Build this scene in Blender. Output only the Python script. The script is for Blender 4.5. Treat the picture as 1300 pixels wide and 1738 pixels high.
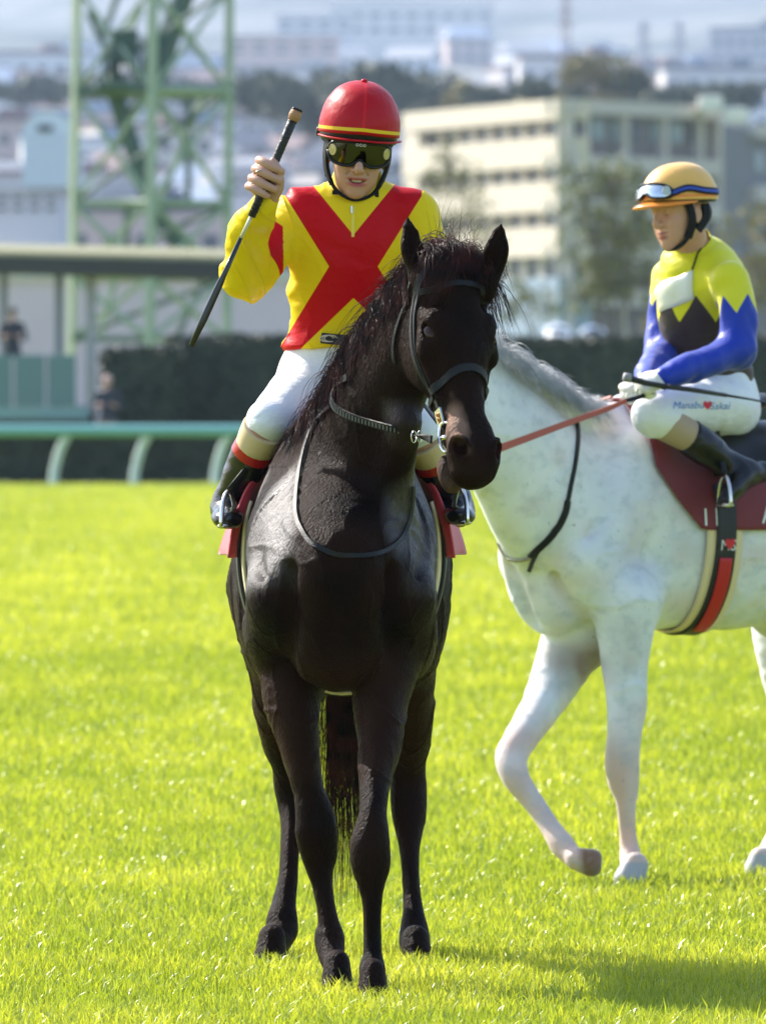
import bpy, math, random
import numpy as np
from mathutils import Vector, Matrix
from mathutils.bvhtree import BVHTree
scene = bpy.context.scene
for _o in list(bpy.data.objects): bpy.data.objects.remove(_o)
R = math.radians
# ---------------------------------------------------------------- camera (294 mm at f/8, eye height 1.6 m)
FPX, CX, HY, CH = 14250.0, 650.0, 680.0, 1.6        # focal length, centre column and horizon row of the 1300x1738 photograph
cam_d = bpy.data.cameras.new("camera"); cam = bpy.data.objects.new("camera", cam_d)
scene.collection.objects.link(cam); scene.camera = cam
cam.location = (0, 0, CH); cam.rotation_euler = (R(90), 0, 0)
cam_d.sensor_fit = 'VERTICAL'; cam_d.sensor_height = 36.0; cam_d.sensor_width = 36.0
cam_d.lens = FPX / 1738 * 36.0
cam_d.shift_y = -(869 - HY) / 1738
cam_d.clip_start = 0.5; cam_d.clip_end = 30000
cam_d.dof.use_dof = True; cam_d.dof.focus_distance = 22.55; cam_d.dof.aperture_fstop = 8.4
# ---------------------------------------------------------------- world, sun, exposure
SUN_EL, SUN_AZ = R(37), R(41)                        # height of the sun; angle it stands behind the left-hand side
sun_dir = Vector((-math.cos(SUN_AZ)*math.cos(SUN_EL), math.sin(SUN_AZ)*math.cos(SUN_EL), math.sin(SUN_EL)))
world = bpy.data.worlds.new("World"); scene.world = world; world.use_nodes = True
wn = world.node_tree; bg = wn.nodes["Background"]
sky = wn.nodes.new("ShaderNodeTexSky"); sky.sky_type = 'NISHITA'; sky.sun_disc = False
sky.sun_elevation = SUN_EL; sky.sun_rotation = math.atan2(sun_dir.x, sun_dir.y)
sky.dust_density = 1.5; sky.ozone_density = 1.0
wn.links.new(sky.outputs[0], bg.inputs[0]); bg.inputs[1].default_value = 0.135
sun_d = bpy.data.lights.new("sun", 'SUN'); sun_d.energy = 4.7; sun_d.angle = R(0.5); sun_d.color = (1.0, 0.94, 0.85)
sun = bpy.data.objects.new("sun", sun_d); scene.collection.objects.link(sun)
sun.rotation_euler = sun_dir.to_track_quat('Z', 'Y').to_euler()
sun.location = (-30, 40, 40)
scene.view_settings.view_transform = 'Standard'; scene.view_settings.look = 'None'
scene.view_settings.exposure = 1.3; scene.view_settings.gamma = 1.0
cy = scene.cycles
cy.use_denoising = True
try: cy.denoiser = 'OPENIMAGEDENOISE'
except Exception: pass
cy.max_bounces = 6; cy.diffuse_bounces = 3; cy.glossy_bounces = 3; cy.transmission_bounces = 4
cy.transparent_max_bounces = 8; cy.volume_bounces = 0
cy.sample_clamp_indirect = 6.0; cy.caustics_reflective = False; cy.caustics_refractive = False
# ---------------------------------------------------------------- helpers
def P(px, py, d):                                    # photo pixel at distance d -> world point
    return np.array([(px - CX)/FPX*d, d, CH - (py - HY)/FPX*d])
def V(*a): return np.array(a, float)
def unit(a): a = np.asarray(a, float); return a/np.linalg.norm(a)
def tag(o, label=None, cat=None, group=None, kind=None):
    if label: o["label"] = label
    if cat: o["category"] = cat
    if group: o["group"] = group
    if kind: o["kind"] = kind
    return o
def empty(name, loc, label=None, cat=None, group=None):
    o = bpy.data.objects.new(name, None); scene.collection.objects.link(o)
    o.location = loc; o.empty_display_size = 0.2
    return tag(o, label, cat, group)
def link(name, me, mat=None, parent=None, origin=None):
    if origin is None and parent is not None: origin = parent.get("_org")
    o = bpy.data.objects.new(name, me); scene.collection.objects.link(o)
    if mat is not None and len(me.materials) == 0:
        for m in (mat if isinstance(mat, (list, tuple)) else [mat]): me.materials.append(m)
    if parent is not None:
        o.parent = parent
        w = Matrix.Identity(4); q = parent
        while q is not None:
            w = Matrix.LocRotScale(q.location, q.rotation_euler, q.scale) @ (w); q = q.parent if False else None
        # meshes are written in world coordinates: cancel the chain of parents
        M = world_matrix(parent)
        o.matrix_parent_inverse = M.inverted()
    return o
def world_matrix(o):
    M = Matrix.LocRotScale(o.location, o.rotation_euler, o.scale)
    if o.parent is not None: return world_matrix(o.parent) @ o.matrix_parent_inverse @ M
    return M
def mesh_np(name, verts, faces, smooth=True):        # faces: (n,3) or (n,4) array, or a list of arrays
    me = bpy.data.meshes.new(name)
    fl = faces if isinstance(faces, list) else [faces]
    fl = [np.asarray(f, np.int32) for f in fl if len(f)]
    nv = len(verts); me.vertices.add(nv)
    me.vertices.foreach_set("co", np.ascontiguousarray(verts, np.float32).ravel())
    loops = np.concatenate([f.ravel() for f in fl]); sizes = np.concatenate([np.full(len(f), f.shape[1], np.int32) for f in fl])
    me.loops.add(len(loops)); me.loops.foreach_set("vertex_index", loops.astype(np.int32))
    me.polygons.add(len(sizes)); starts = np.concatenate([[0], np.cumsum(sizes)[:-1]]).astype(np.int32)
    me.polygons.foreach_set("loop_start", starts)
    me.polygons.foreach_set("use_smooth", np.full(len(sizes), smooth))
    me.update(calc_edges=True); me.validate()
    return me
def set_attr(me, name, vals):
    a = me.attributes.new(name, 'FLOAT', 'POINT'); a.data.foreach_set("value", np.ascontiguousarray(vals, np.float32))
class MB:                                            # collects simple shapes into one mesh
    def __init__(s): s.v = []; s.f = []
    def add(s, vs, fs):
        b = len(s.v); s.v += [tuple(map(float, p)) for p in vs]; s.f += [tuple(i + b for i in f) for f in fs]
    def box(s, c, size, rot=0.0):
        c = np.asarray(c, float); h = np.asarray(size, float)/2; ca, sa = math.cos(rot), math.sin(rot)
        vs = []
        for x in (-1, 1):
            for y in (-1, 1):
                for z in (-1, 1):
                    q = (x*h[0], y*h[1]); vs.append((c[0]+q[0]*ca-q[1]*sa, c[1]+q[0]*sa+q[1]*ca, c[2]+z*h[2]))
        s.add(vs, [(0,1,3,2),(4,6,7,5),(0,4,5,1),(2,3,7,6),(0,2,6,4),(1,5,7,3)])
    def tube(s, pts, rad, n=8, flat=1.0, side=None):
        pts = [np.asarray(p, float) for p in pts]; m = len(pts)
        if not isinstance(rad, (list, tuple, np.ndarray)): rad = [rad]*m
        b = len(s.v); rings = []
        T0 = unit(pts[1]-pts[0]); ref = V(0,0,1) if abs(T0[2]) < .9 else V(1,0,0)
        U = unit(np.cross(ref, T0)) if side is None else unit(side)
        for i, p in enumerate(pts):
            T = unit(pts[min(i+1, m-1)] - pts[max(i-1, 0)])
            U = unit(U - T*np.dot(U, T)); W = np.cross(T, U)
            for k in range(n):
                a = 2*math.pi*k/n; s.v.append(tuple(p + rad[i]*(math.cos(a)*U + flat*math.sin(a)*W)))
        for i in range(m-1):
            for k in range(n):
                s.f.append((b+i*n+k, b+i*n+(k+1)%n, b+(i+1)*n+(k+1)%n, b+(i+1)*n+k))
        s.f.append(tuple(b+k for k in range(n))[::-1]); s.f.append(tuple(b+(m-1)*n+k for k in range(n)))
    def ball(s, c, r, n=16, m=10, Rm=None):
        c = np.asarray(c, float); r = np.ones(3)*r if np.isscalar(r) else np.asarray(r, float)
        vs = [];
        for i in range(m+1):
            t = math.pi*i/m
            for k in range(n):
                a = 2*math.pi*k/n; q = V(math.sin(t)*math.cos(a), math.sin(t)*math.sin(a), math.cos(t))*r
                if Rm is not None: q = Rm @ q
                vs.append(c+q)
        fs = [(i*n+k, (i+1)*n+k, (i+1)*n+(k+1)%n, i*n+(k+1)%n) for i in range(m) for k in range(n)]
        s.add(vs, fs)
    def build(s, name, mat, parent=None, smooth=False, weld=False):
        me = bpy.data.meshes.new(name); me.from_pydata(s.v, [], s.f)
        me.validate(); me.update()
        if smooth: me.polygons.foreach_set("use_smooth", np.ones(len(me.polygons), bool))
        o = link(name, me, mat, parent)
        return o
def bevel(o, w, seg=2):
    m = o.modifiers.new("bevel", 'BEVEL'); m.width = w; m.segments = seg; m.limit_method = 'ANGLE'; return o
def spline(pts, n=8):                                # Catmull-Rom through rows of pts
    pts = np.asarray(pts, float); m = len(pts)
    if m < 3 or n <= 1: 
        return np.array([pts[0] + (pts[-1]-pts[0])*t for t in np.linspace(0, 1, max(2, n*(m-1)+1))]) if m == 2 else pts
    ext = np.vstack([2*pts[0]-pts[1], pts, 2*pts[-1]-pts[-2]]); out = []
    for i in range(m-1):
        p0, p1, p2, p3 = ext[i:i+4]
        for j in range(n):
            t = j/n
            out.append(0.5*((2*p1)+(-p0+p2)*t+(2*p0-5*p1+4*p2-p3)*t*t+(-p0+3*p1-3*p2+p3)*t**3))
    out.append(pts[-1]); return np.array(out)
_rs = np.random.RandomState(7); _LAT = _rs.rand(32, 32, 32).astype(np.float32)*2-1
def vnoise(p, freq=1.0):                             # smooth lattice noise on an (n,3) array
    q = np.asarray(p, np.float32)*np.asarray(freq, np.float32) + 100.0
    i = np.floor(q).astype(int); f = q - i; f = f*f*(3-2*f); i &= 31; j = (i+1) & 31
    L = _LAT; x0, y0, z0 = i.T; x1, y1, z1 = j.T; fx, fy, fz = f.T
    a = L[x0,y0,z0]*(1-fx)+L[x1,y0,z0]*fx; b = L[x0,y1,z0]*(1-fx)+L[x1,y1,z0]*fx
    c = L[x0,y0,z1]*(1-fx)+L[x1,y0,z1]*fx; d = L[x0,y1,z1]*(1-fx)+L[x1,y1,z1]*fx
    return (a*(1-fy)+b*fy)*(1-fz)+(c*(1-fy)+d*fy)*fz
# ---------------------------------------------------------------- materials
def mat(name, col=(.5,.5,.5), rough=.6, metal=0, coat=0, sheen=0, spec=.5, noise=None, bump=None, emis=None, attr=None, trans=0, coords='Object'):
    """noise=(scale, amount, colour2[, stretch]); bump=(scale, strength[, stretch]); attr=(name, colour2, softness)"""
    m = bpy.data.materials.new(name); m.use_nodes = True; nt = m.node_tree; N = nt.nodes; L = nt.links
    b = N["Principled BSDF"]; b.inputs["Roughness"].default_value = rough; b.inputs["Metallic"].default_value = metal
    b.inputs["Coat Weight"].default_value = coat; b.inputs["Coat Roughness"].default_value = .15
    b.inputs["Sheen Weight"].default_value = sheen; b.inputs["Specular IOR Level"].default_value = spec
    tc = N.new("ShaderNodeTexCoord")
    def tex(scale, stretch=(1,1,1), detail=5, rg=.6):
        mp = N.new("ShaderNodeMapping"); mp.inputs["Scale"].default_value = stretch
        L.new(tc.outputs[coords], mp.inputs[0]); t = N.new("ShaderNodeTexNoise")
        t.inputs["Scale"].default_value = scale; t.inputs["Detail"].default_value = detail; t.inputs["Roughness"].default_value = rg
        L.new(mp.outputs[0], t.inputs["Vector"]); return t
    cur = None
    def c4(c): return (*c, 1)
    if attr:
        items = attr if isinstance(attr, list) else [attr]
        rgb = N.new("ShaderNodeRGB"); rgb.outputs[0].default_value = c4(col); cur = rgb.outputs[0]
        for (an, c2, soft) in items:
            a = N.new("ShaderNodeAttribute"); a.attribute_name = an
            mr = N.new("ShaderNodeMapRange"); mr.inputs[1].default_value = -soft; mr.inputs[2].default_value = soft
            L.new(a.outputs["Fac"], mr.inputs[0]); mx = N.new("ShaderNodeMix"); mx.data_type = 'RGBA'
            L.new(mr.outputs[0], mx.inputs[0]); L.new(cur, mx.inputs[6]); mx.inputs[7].default_value = c4(c2); cur = mx.outputs[2]
    if noise:
        t = tex(noise[0], noise[3] if len(noise) > 3 else (1,1,1))
        mr = N.new("ShaderNodeMapRange"); mr.inputs[1].default_value = .38; mr.inputs[2].default_value = .66
        mr.inputs[4].default_value = noise[1]
        L.new(t.outputs[0], mr.inputs[0]); mx = N.new("ShaderNodeMix"); mx.data_type = 'RGBA'
        L.new(mr.outputs[0], mx.inputs[0])
        if cur is None: mx.inputs[6].default_value = c4(col)
        else: L.new(cur, mx.inputs[6])
        mx.inputs[7].default_value = c4(noise[2]); cur = mx.outputs[2]
    if cur is not None: L.new(cur, b.inputs["Base Color"])
    else: b.inputs["Base Color"].default_value = c4(col)
    if bump:
        t = tex(bump[0], bump[2] if len(bump) > 2 else (1,1,1)); bm = N.new("ShaderNodeBump")
        bm.inputs["Strength"].default_value = bump[1]; bm.inputs["Distance"].default_value = bump[3] if len(bump) > 3 else .01
        L.new(t.outputs[0], bm.inputs["Height"]); L.new(bm.outputs[0], b.inputs["Normal"])
    if emis: b.inputs["Emission Color"].default_value = c4(emis[0]); b.inputs["Emission Strength"].default_value = emis[1]
    if trans: b.inputs["Transmission Weight"].default_value = trans
    return m
# ---------------------------------------------------------------- smooth implicit modelling
class Field:
    def __init__(s, lo, hi, h):
        s.h = h; s.lo = np.asarray(lo, float); n = np.ceil((np.asarray(hi)-s.lo)/h).astype(int)+1
        s.n = n; s.g = np.full(tuple(n), 0.4, np.float32)
        s.ax = [(s.lo[i]+h*np.arange(n[i])).astype(np.float32) for i in range(3)]
    def win(s, lo, hi):
        a = np.clip(np.floor((np.asarray(lo)-s.lo)/s.h).astype(int), 0, s.n-1); b = np.clip(np.ceil((np.asarray(hi)-s.lo)/s.h).astype(int)+1, 1, s.n)
        b = np.maximum(b, a+1)
        sl = tuple(slice(a[i], b[i]) for i in range(3))
        X = s.ax[0][sl[0]][:,None,None]; Y = s.ax[1][sl[1]][None,:,None]; Z = s.ax[2][sl[2]][None,None,:]
        return sl, X, Y, Z
    def comb(s, sl, d, k, op):
        g = s.g[sl]
        if op == 'u':
            if k > 0:
                h = np.maximum(k-np.abs(g-d), 0)/k; s.g[sl] = np.minimum(g, d) - h*h*k*.25
            else: s.g[sl] = np.minimum(g, d)
        elif op == 's':
            d = -d
            if k > 0:
                h = np.maximum(k-np.abs(g-d), 0)/k; s.g[sl] = np.maximum(g, d) + h*h*k*.25
            else: s.g[sl] = np.maximum(g, d)
    def ell(s, c, r, Rm=None, k=.02, op='u'):        # Rm columns = local axes in world
        c = np.asarray(c, float); r = np.ones(3)*r if np.isscalar(r) else np.asarray(r, float)
        m = r.max()+k+2*s.h; sl, X, Y, Z = s.win(c-m, c+m)
        Rm = np.eye(3) if Rm is None else np.asarray(Rm, float)
        x, y, z = X-c[0], Y-c[1], Z-c[2]; q0 = 0; q1 = 0
        for i in range(3):
            a = Rm[:,i]; L = (x*a[0]+y*a[1]+z*a[2])/r[i]; q0 = q0+L*L; q1 = q1+(L/r[i])**2
        k0 = np.sqrt(q0)+1e-6; k1 = np.sqrt(q1)+1e-6
        s.comb(sl, (k0*(k0-1)/k1).astype(np.float32), k, op)
    def tube(s, pts, rad, side=None, k=.02, op='u', sub=4, off=0.0, ret=False):
        """pts (m,3); rad scalars or (ru, rv): ru along 'side', rv across; side one vector or one per point"""
        pts = np.asarray(pts, float); m = len(pts)
        rad = np.array([[r, r] if np.isscalar(r) else r for r in rad], float)+off
        side = V(1,0,0) if side is None else np.asarray(side, float)
        if side.ndim == 1: side = np.tile(side, (m, 1))
        A = np.hstack([pts, rad, side]); A = spline(A, sub) if m > 2 else np.array([A[0]+(A[1]-A[0])*t for t in (0, .5, 1)])
        pts, rad, side = A[:,:3], np.maximum(A[:,3:5], .0015), A[:,5:8]
        rm = rad.max()+k+3*s.h
        sl, X, Y, Z = s.win((pts-rm).min(0), (pts+rm).max(0))
        D = np.full(s.g[sl].shape, .4, np.float32); o = [q.start for q in sl]
        for i in range(len(pts)-1):
            a, b = pts[i], pts[i+1]; mm = max(rad[i].max(), rad[i+1].max())+k+2*s.h
            s2, x, y, z = s.win(np.minimum(a, b)-mm, np.maximum(a, b)+mm)
            ab = b-a; L2 = float(ab@ab)+1e-12; T = ab/math.sqrt(L2)
            U = side[i]-T*np.dot(side[i], T); U = U/(np.linalg.norm(U)+1e-9); W = np.cross(T, U)
            x, y, z = x-a[0], y-a[1], z-a[2]
            t = np.clip((x*ab[0]+y*ab[1]+z*ab[2])/L2, 0, 1)
            ru = rad[i,0]+(rad[i+1,0]-rad[i,0])*t; rv = rad[i,1]+(rad[i+1,1]-rad[i,1])*t; rw = np.minimum(ru, rv)
            x, y, z = x-t*ab[0], y-t*ab[1], z-t*ab[2]
            u = (x*U[0]+y*U[1]+z*U[2])/ru; v = (x*W[0]+y*W[1]+z*W[2])/rv; w = (x*T[0]+y*T[1]+z*T[2])/rw
            k0 = np.sqrt(u*u+v*v+w*w)+1e-6; k1 = np.sqrt((u/ru)**2+(v/rv)**2+(w/rw)**2)+1e-6
            d = (k0*(k0-1)/k1).astype(np.float32)
            ls = tuple(slice(s2[j].start-o[j], s2[j].stop-o[j]) for j in range(3))
            tgt = D[ls]; dd = d[tuple(slice(0, tgt.shape[j]) for j in range(3))]; np.minimum(tgt, dd, out=tgt)
        s.comb(sl, D, k, op)
    def plane(s, c, n, k=.0):                        # keeps the side n points away from
        c = np.asarray(c, float); n = unit(n)
        d = (s.ax[0][:,None,None]-c[0])*n[0]+(s.ax[1][None,:,None]-c[1])*n[1]+(s.ax[2][None,None,:]-c[2])*n[2]
        s.g = np.maximum(s.g, d.astype(np.float32))
    def mesh(s, name, smooth=1):
        g = s.g; n = s.n; ins = g < 0
        c = ins[:-1,:-1,:-1].astype(np.int8)
        tot = np.zeros(tuple(n-1), np.int8)
        for dx in (0,1):
            for dy in (0,1):
                for dz in (0,1): tot += ins[dx:n[0]-1+dx, dy:n[1]-1+dy, dz:n[2]-1+dz]
        act = (tot > 0) & (tot < 8); I, J, K = np.nonzero(act); N = len(I)
        idx = np.full(tuple(n-1), -1, np.int32); idx[I, J, K] = np.arange(N)
        acc = np.zeros((N, 3)); cnt = np.zeros(N)
        cor = [(0,0,0),(1,0,0),(0,1,0),(1,1,0),(0,0,1),(1,0,1),(0,1,1),(1,1,1)]
        val = [g[I+a, J+b, K+c2] for a, b, c2 in cor]
        for p, q in ((0,1),(2,3),(4,5),(6,7),(0,2),(1,3),(4,6),(5,7),(0,4),(1,5),(2,6),(3,7)):
            a, b = val[p], val[q]; mk = (a < 0) != (b < 0); t = np.where(mk, a/(a-b+1e-12), 0)
            ca, cb = np.array(cor[p], float), np.array(cor[q], float)
            acc += mk[:,None]*(ca+(cb-ca)*t[:,None]); cnt += mk
        v = s.lo + s.h*(np.stack([I,J,K],1)+acc/np.maximum(cnt,1)[:,None])
        F = []
        for axis in range(3):
            a = [slice(1,-1)]*3; a[axis] = slice(0,-1); b = list(a); b[axis] = slice(1,None)
            A, B = ins[tuple(a)], ins[tuple(b)]; ch = A != B
            i, j, k2 = np.nonzero(ch); fl = A[i,j,k2]
            base = [i+1, j+1, k2+1]; base[axis] = [i, j, k2][axis]
            u, w = [(1,2),(2,0),(0,1)][axis]
            def off(du, dw):
                q = list(base); q[u] = q[u]-du; q[w] = q[w]-dw; return idx[q[0], q[1], q[2]]
            f = np.stack([off(1,1), off(0,1), off(0,0), off(1,0)], 1)
            f[~fl] = f[~fl][:, ::-1]; F.append(f)
        F = np.vstack(F); F = F[(F >= 0).all(1)]
        for _ in range(smooth):                      # one light relaxation hides the grid
            S = np.zeros_like(v); C = np.zeros(N)
            for a in range(4):
                for b in ((a+1) % 4,):
                    for x in range(3): S[:,x] += np.bincount(F[:,a], v[F[:,b],x], N)+np.bincount(F[:,b], v[F[:,a],x], N)
                    C += np.bincount(F[:,a], None, N)+np.bincount(F[:,b], None, N)
            v = v*.5+.5*S/np.maximum(C,1)[:,None]
        s.v, s.F = v, F
        return v, F
def vnormals(v, F):
    n = np.cross(v[F[:,2]]-v[F[:,0]], v[F[:,3]]-v[F[:,1]]) if F.shape[1] == 4 else np.cross(v[F[:,1]]-v[F[:,0]], v[F[:,2]]-v[F[:,0]])
    out = np.zeros_like(v)
    for a in range(F.shape[1]):
        for x in range(3): out[:,x] += np.bincount(F[:,a], n[:,x], len(v))
    return out/(np.linalg.norm(out, axis=1)[:,None]+1e-12)
def bvh_of(v, F): return BVHTree.FromPolygons([tuple(p) for p in v], [tuple(int(i) for i in f) for f in F])
CAM0 = Vector((0, 0, CH))
def hit(bvh, px, py):                                # where the sight line through a photo pixel meets a surface
    d = Vector(P(px, py, 1.0)) - CAM0; h = bvh.ray_cast(CAM0, d.normalized())
    return (np.array(h[0]), np.array(h[1])) if h[0] is not None else (None, None)
def near(bvh, p, off=0.0):
    h = bvh.find_nearest(Vector(p)); n = np.array(h[1]); return np.array(h[0])+n*off, n
def strap(mb, pts, nrm, w, t=.003, n=6, closed=False, taper=None):
    """a flat band along pts whose broad face looks along nrm"""
    A = spline(np.hstack([np.asarray(pts, float), np.asarray(nrm, float)]), n); p, N = A[:,:3], A[:,3:]
    b = len(mb.v); m = len(p); ch = [(-.5,-.25),(-.42,.5),(.42,.5),(.5,-.25),(.42,-.5),(-.42,-.5)]
    for i in range(m):
        T = unit(p[min(i+1,m-1)]-p[max(i-1,0)]); Nn = unit(N[i]-T*np.dot(N[i],T)); S = np.cross(T, Nn)
        ww = w if taper is None else w*taper[0]+(w*taper[1]-w*taper[0])*i/(m-1)
        for (a, c) in ch: mb.v.append(tuple(p[i]+S*a*ww+Nn*c*t))
    q = len(ch)
    for i in range(m-1):
        for k in range(q): mb.f.append((b+i*q+k, b+(i+1)*q+k, b+(i+1)*q+(k+1)%q, b+i*q+(k+1)%q))
    mb.f.append(tuple(b+k for k in range(q))); mb.f.append(tuple(b+(m-1)*q+k for k in range(q))[::-1])
def strap_on(mb, bvh, guide, w, t=.003, off=.002, n=6, dens=10):
    """lays a band on a body: guide points are pushed to the nearest skin"""
    g = spline(guide, dens); pts = []; nr = []
    for p in g:
        q, nn = near(bvh, p); pts.append(q+nn*(off+t*.5)); nr.append(nn)
    pts, nr = np.array(pts), np.array(nr)
    for _ in range(3): pts[1:-1] = .5*pts[1:-1]+.25*(pts[:-2]+pts[2:]); nr[1:-1] = .5*nr[1:-1]+.25*(nr[:-2]+nr[2:])
    strap(mb, pts, nr, w, t, n=1); return pts, nr
def hairs(name, paths, width, material, parent, jitter=0):
    """paths (n,m,3) strands -> one mesh of tapered three-sided hairs"""
    paths = np.asarray(paths, float); n, m, _ = paths.shape
    T = np.gradient(paths, axis=1); T /= np.linalg.norm(T, axis=2, keepdims=True)+1e-9
    ref = np.array([.31,.84,.44]); U = np.cross(T, ref); U /= np.linalg.norm(U, axis=2, keepdims=True)+1e-9; W = np.cross(T, U)
    w = np.asarray(width); w = (w[:,None] if w.ndim else np.full((n,1), float(w)))*np.linspace(1, .12, m)[None,:]**.8
    vs = np.stack([paths+w[...,None]*(math.cos(a)*U+math.sin(a)*W) for a in (0, 2.1, 4.2)], 2).reshape(-1, 3)
    base = (np.arange(n)[:,None,None]*m+np.arange(m-1)[None,:,None])*3; k = np.arange(3)[None,None,:]
    f = np.stack([base+k, base+(k+1)%3, base+3+(k+1)%3, base+3+k], -1).reshape(-1, 4)
    return link(name, mesh_np(name, vs, f), material, parent)
# ================================================================ ground, hills, haze
def gz(x, d):                                        # height of the land
    h = np.interp(d, [0,560,800,1200,2000,3000,4500,7000,9500], [0,0,12,30,70,128,225,520,760])
    f = np.clip((d-600)/900, 0, 1)
    return h+f*(vnoise(np.stack([x/260., d/420., d*0],-1).reshape(-1,3)).reshape(np.shape(d))*h*.16+vnoise(np.stack([x/700.+9, d/900., d*0],-1).reshape(-1,3)).reshape(np.shape(d))*h*.20)
def grid(name, xs, ys, zf, material, kind="structure"):
    X, Y = np.meshgrid(xs, ys, indexing='ij'); Z = zf(X, Y); v = np.stack([X,Y,Z],-1).reshape(-1,3); n, m = len(xs), len(ys)
    i = (np.arange(n-1)[:,None]*m+np.arange(m-1)[None,:]).ravel(); f = np.stack([i, i+m, i+m+1, i+1], 1)
    return tag(link(name, mesh_np(name, v, f), material), kind=kind)
M_turf = mat("turf", (.19,.25,.012), .8, noise=(1.3,.6,(.24,.29,.02)), bump=(60,.8,(1,1,1),.03), spec=.25)
grid("ground", np.array([-4000,-400,-60,60,400,4000.]), np.array([-60.,300.,560.]), lambda X, Y: X*0, M_turf)
M_hill = mat("hillside_woods", (.035,.050,.030), .9, noise=(.010,.9,(.20,.19,.17)))
grid("hills", np.linspace(-2600,2600,110), np.concatenate([np.linspace(556,2200,70), np.linspace(2300,9500,60)]), lambda X, Y: gz(X, Y)-.02, M_hill)
def blades(n_target=520000, seed=2):
    rr = np.random.RandomState(seed); d0, d1 = 20.6, 158.
    n = n_target; u = rr.rand(n); d = d0*(d1/d0)**(u**1.18); half = d*1300/FPX*.5*1.15+.15; ou = rr.rand(n) < .24
    x = (rr.rand(n)*2-1)*half; x = np.where(ou, np.sign(x)*(half+rr.rand(n)**1.4*(1.6+.03*d)), x); y = d
    sc = np.clip((d/27)**.62, .9, 3.2)
    pt = vnoise(np.stack([x*1.3, y*.9, 0*x],1))*.5+vnoise(np.stack([x*4.5, y*4, 0*x+5],1))*.5
    h = (.028+.026*rr.rand(n)+.012*pt)*np.minimum(sc, 1.5); h[rr.rand(n) < .03] *= 1.45; h *= np.interp(y, [20.5,23,26], [1.45,1.25,1.0])
    w = (.0017+.0012*rr.rand(n))*sc
    a = rr.rand(n)*6.283; lean = (.15+.75*rr.rand(n)**1.5); la = rr.rand(n)*6.283
    c, s = np.cos(a)*w, np.sin(a)*w; lx, ly = np.cos(la)*lean*h, np.sin(la)*lean*h
    B = np.stack([x,y,0*x],1); L = np.stack([c,s,0*x],1)
    M1 = B+np.stack([lx*.32, ly*.32, h*.55],1); T = B+np.stack([lx, ly, h*(1-.25*lean)],1)
    v = np.stack([B-L, B+L, M1-L*.85, M1+L*.85, T], 1).reshape(-1,3); i = np.arange(n)*5
    q = np.stack([i,i+1,i+3,i+2],1); t = np.stack([i+2,i+3,i+4],1)
    me = mesh_np("grass", v, [q, t]); tone = np.repeat(rr.rand(n)*.7+pt*.45+vnoise(np.stack([x*.35, y*.12, 0*x+9],1))*.15, 5); set_attr(me, "tone", tone)
    ht = np.tile([0,0,.55,.55,1.], n); set_attr(me, "tip", ht)
    return me
def grass_mat():
    m = bpy.data.materials.new("grass_blades"); m.use_nodes = True; nt = m.node_tree; N = nt.nodes; L = nt.links
    out = N["Material Output"]; N.remove(N["Principled BSDF"])
    at = N.new("ShaderNodeAttribute"); at.attribute_name = "tone"; rp = N.new("ShaderNodeValToRGB")
    e = rp.color_ramp.elements; e[0].position = 0; e[0].color = (.18,.26,.020,1); e[1].position = 1; e[1].color = (.52,.56,.11,1)
    k = rp.color_ramp.elements.new(.93); k.color = (.42,.47,.055,1); 
    L.new(at.outputs["Fac"], rp.inputs[0])
    df = N.new("ShaderNodeBsdfDiffuse"); tr = N.new("ShaderNodeBsdfTranslucent"); gl = N.new("ShaderNodeBsdfGlossy"); gl.inputs["Roughness"].default_value = .30
    gl.inputs["Color"].default_value = (.9,.9,.8,1)
    bc = N.new("ShaderNodeMix"); bc.data_type = 'RGBA'; bc.blend_type = 'MULTIPLY'; bc.inputs[0].default_value = 1; L.new(rp.outputs[0], bc.inputs[6]); bc.inputs[7].default_value = (1.9,1.65,1.0,1)
    L.new(rp.outputs[0], df.inputs[0]); L.new(bc.outputs[2], tr.inputs[0])
    m1 = N.new("ShaderNodeMixShader"); m1.inputs[0].default_value = .5; L.new(df.outputs[0], m1.inputs[1]); L.new(tr.outputs[0], m1.inputs[2])
    m2 = N.new("ShaderNodeMixShader"); m2.inputs[0].default_value = .045; L.new(m1.outputs[0], m2.inputs[1]); L.new(gl.outputs[0], m2.inputs[2]); L.new(m2.outputs[0], out.inputs[0]); return m
tag(link("grass", blades(), grass_mat()), kind="stuff")
# ================================================================ horses
def leg_px(F, rows, k=.03, side=V(1,0,0)):
    """rows: (px, py, d, half width px, depth radius m)"""
    pts = [P(r[0], r[1], r[2]) for r in rows]; rad = [(r[3]/FPX*r[2], r[4]) for r in rows]
    F.tube(pts, rad, side=side, k=k)
class HFrame:                                        # head frame: a from poll to muzzle, n out of the face, l to the horse's left
    def __init__(s, poll, A, N, ls=1.22):
        s.ls = ls
        s.o = np.asarray(poll, float); s.A = unit(A); s.N = unit(np.asarray(N)-s.A*np.dot(N, s.A)); s.L = np.cross(s.N, s.A)
        s.M = np.stack([s.A, s.N, s.L], 1)
    def eye(s, q):
        D = unit(-s.L*(-q)*.80+s.N*.60); T = unit(s.A*.75-s.L*q*.45+s.N*.1); T = unit(T-D*np.dot(T, D)); U = np.cross(D, T); U = U if np.dot(U, s.A) < 0 else -U
        return s.p(.196,-.058,.066*q), D, T, U
    def p(s, a, n, l=0): return s.o+s.A*a+s.N*n+s.L*l*s.ls
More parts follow.
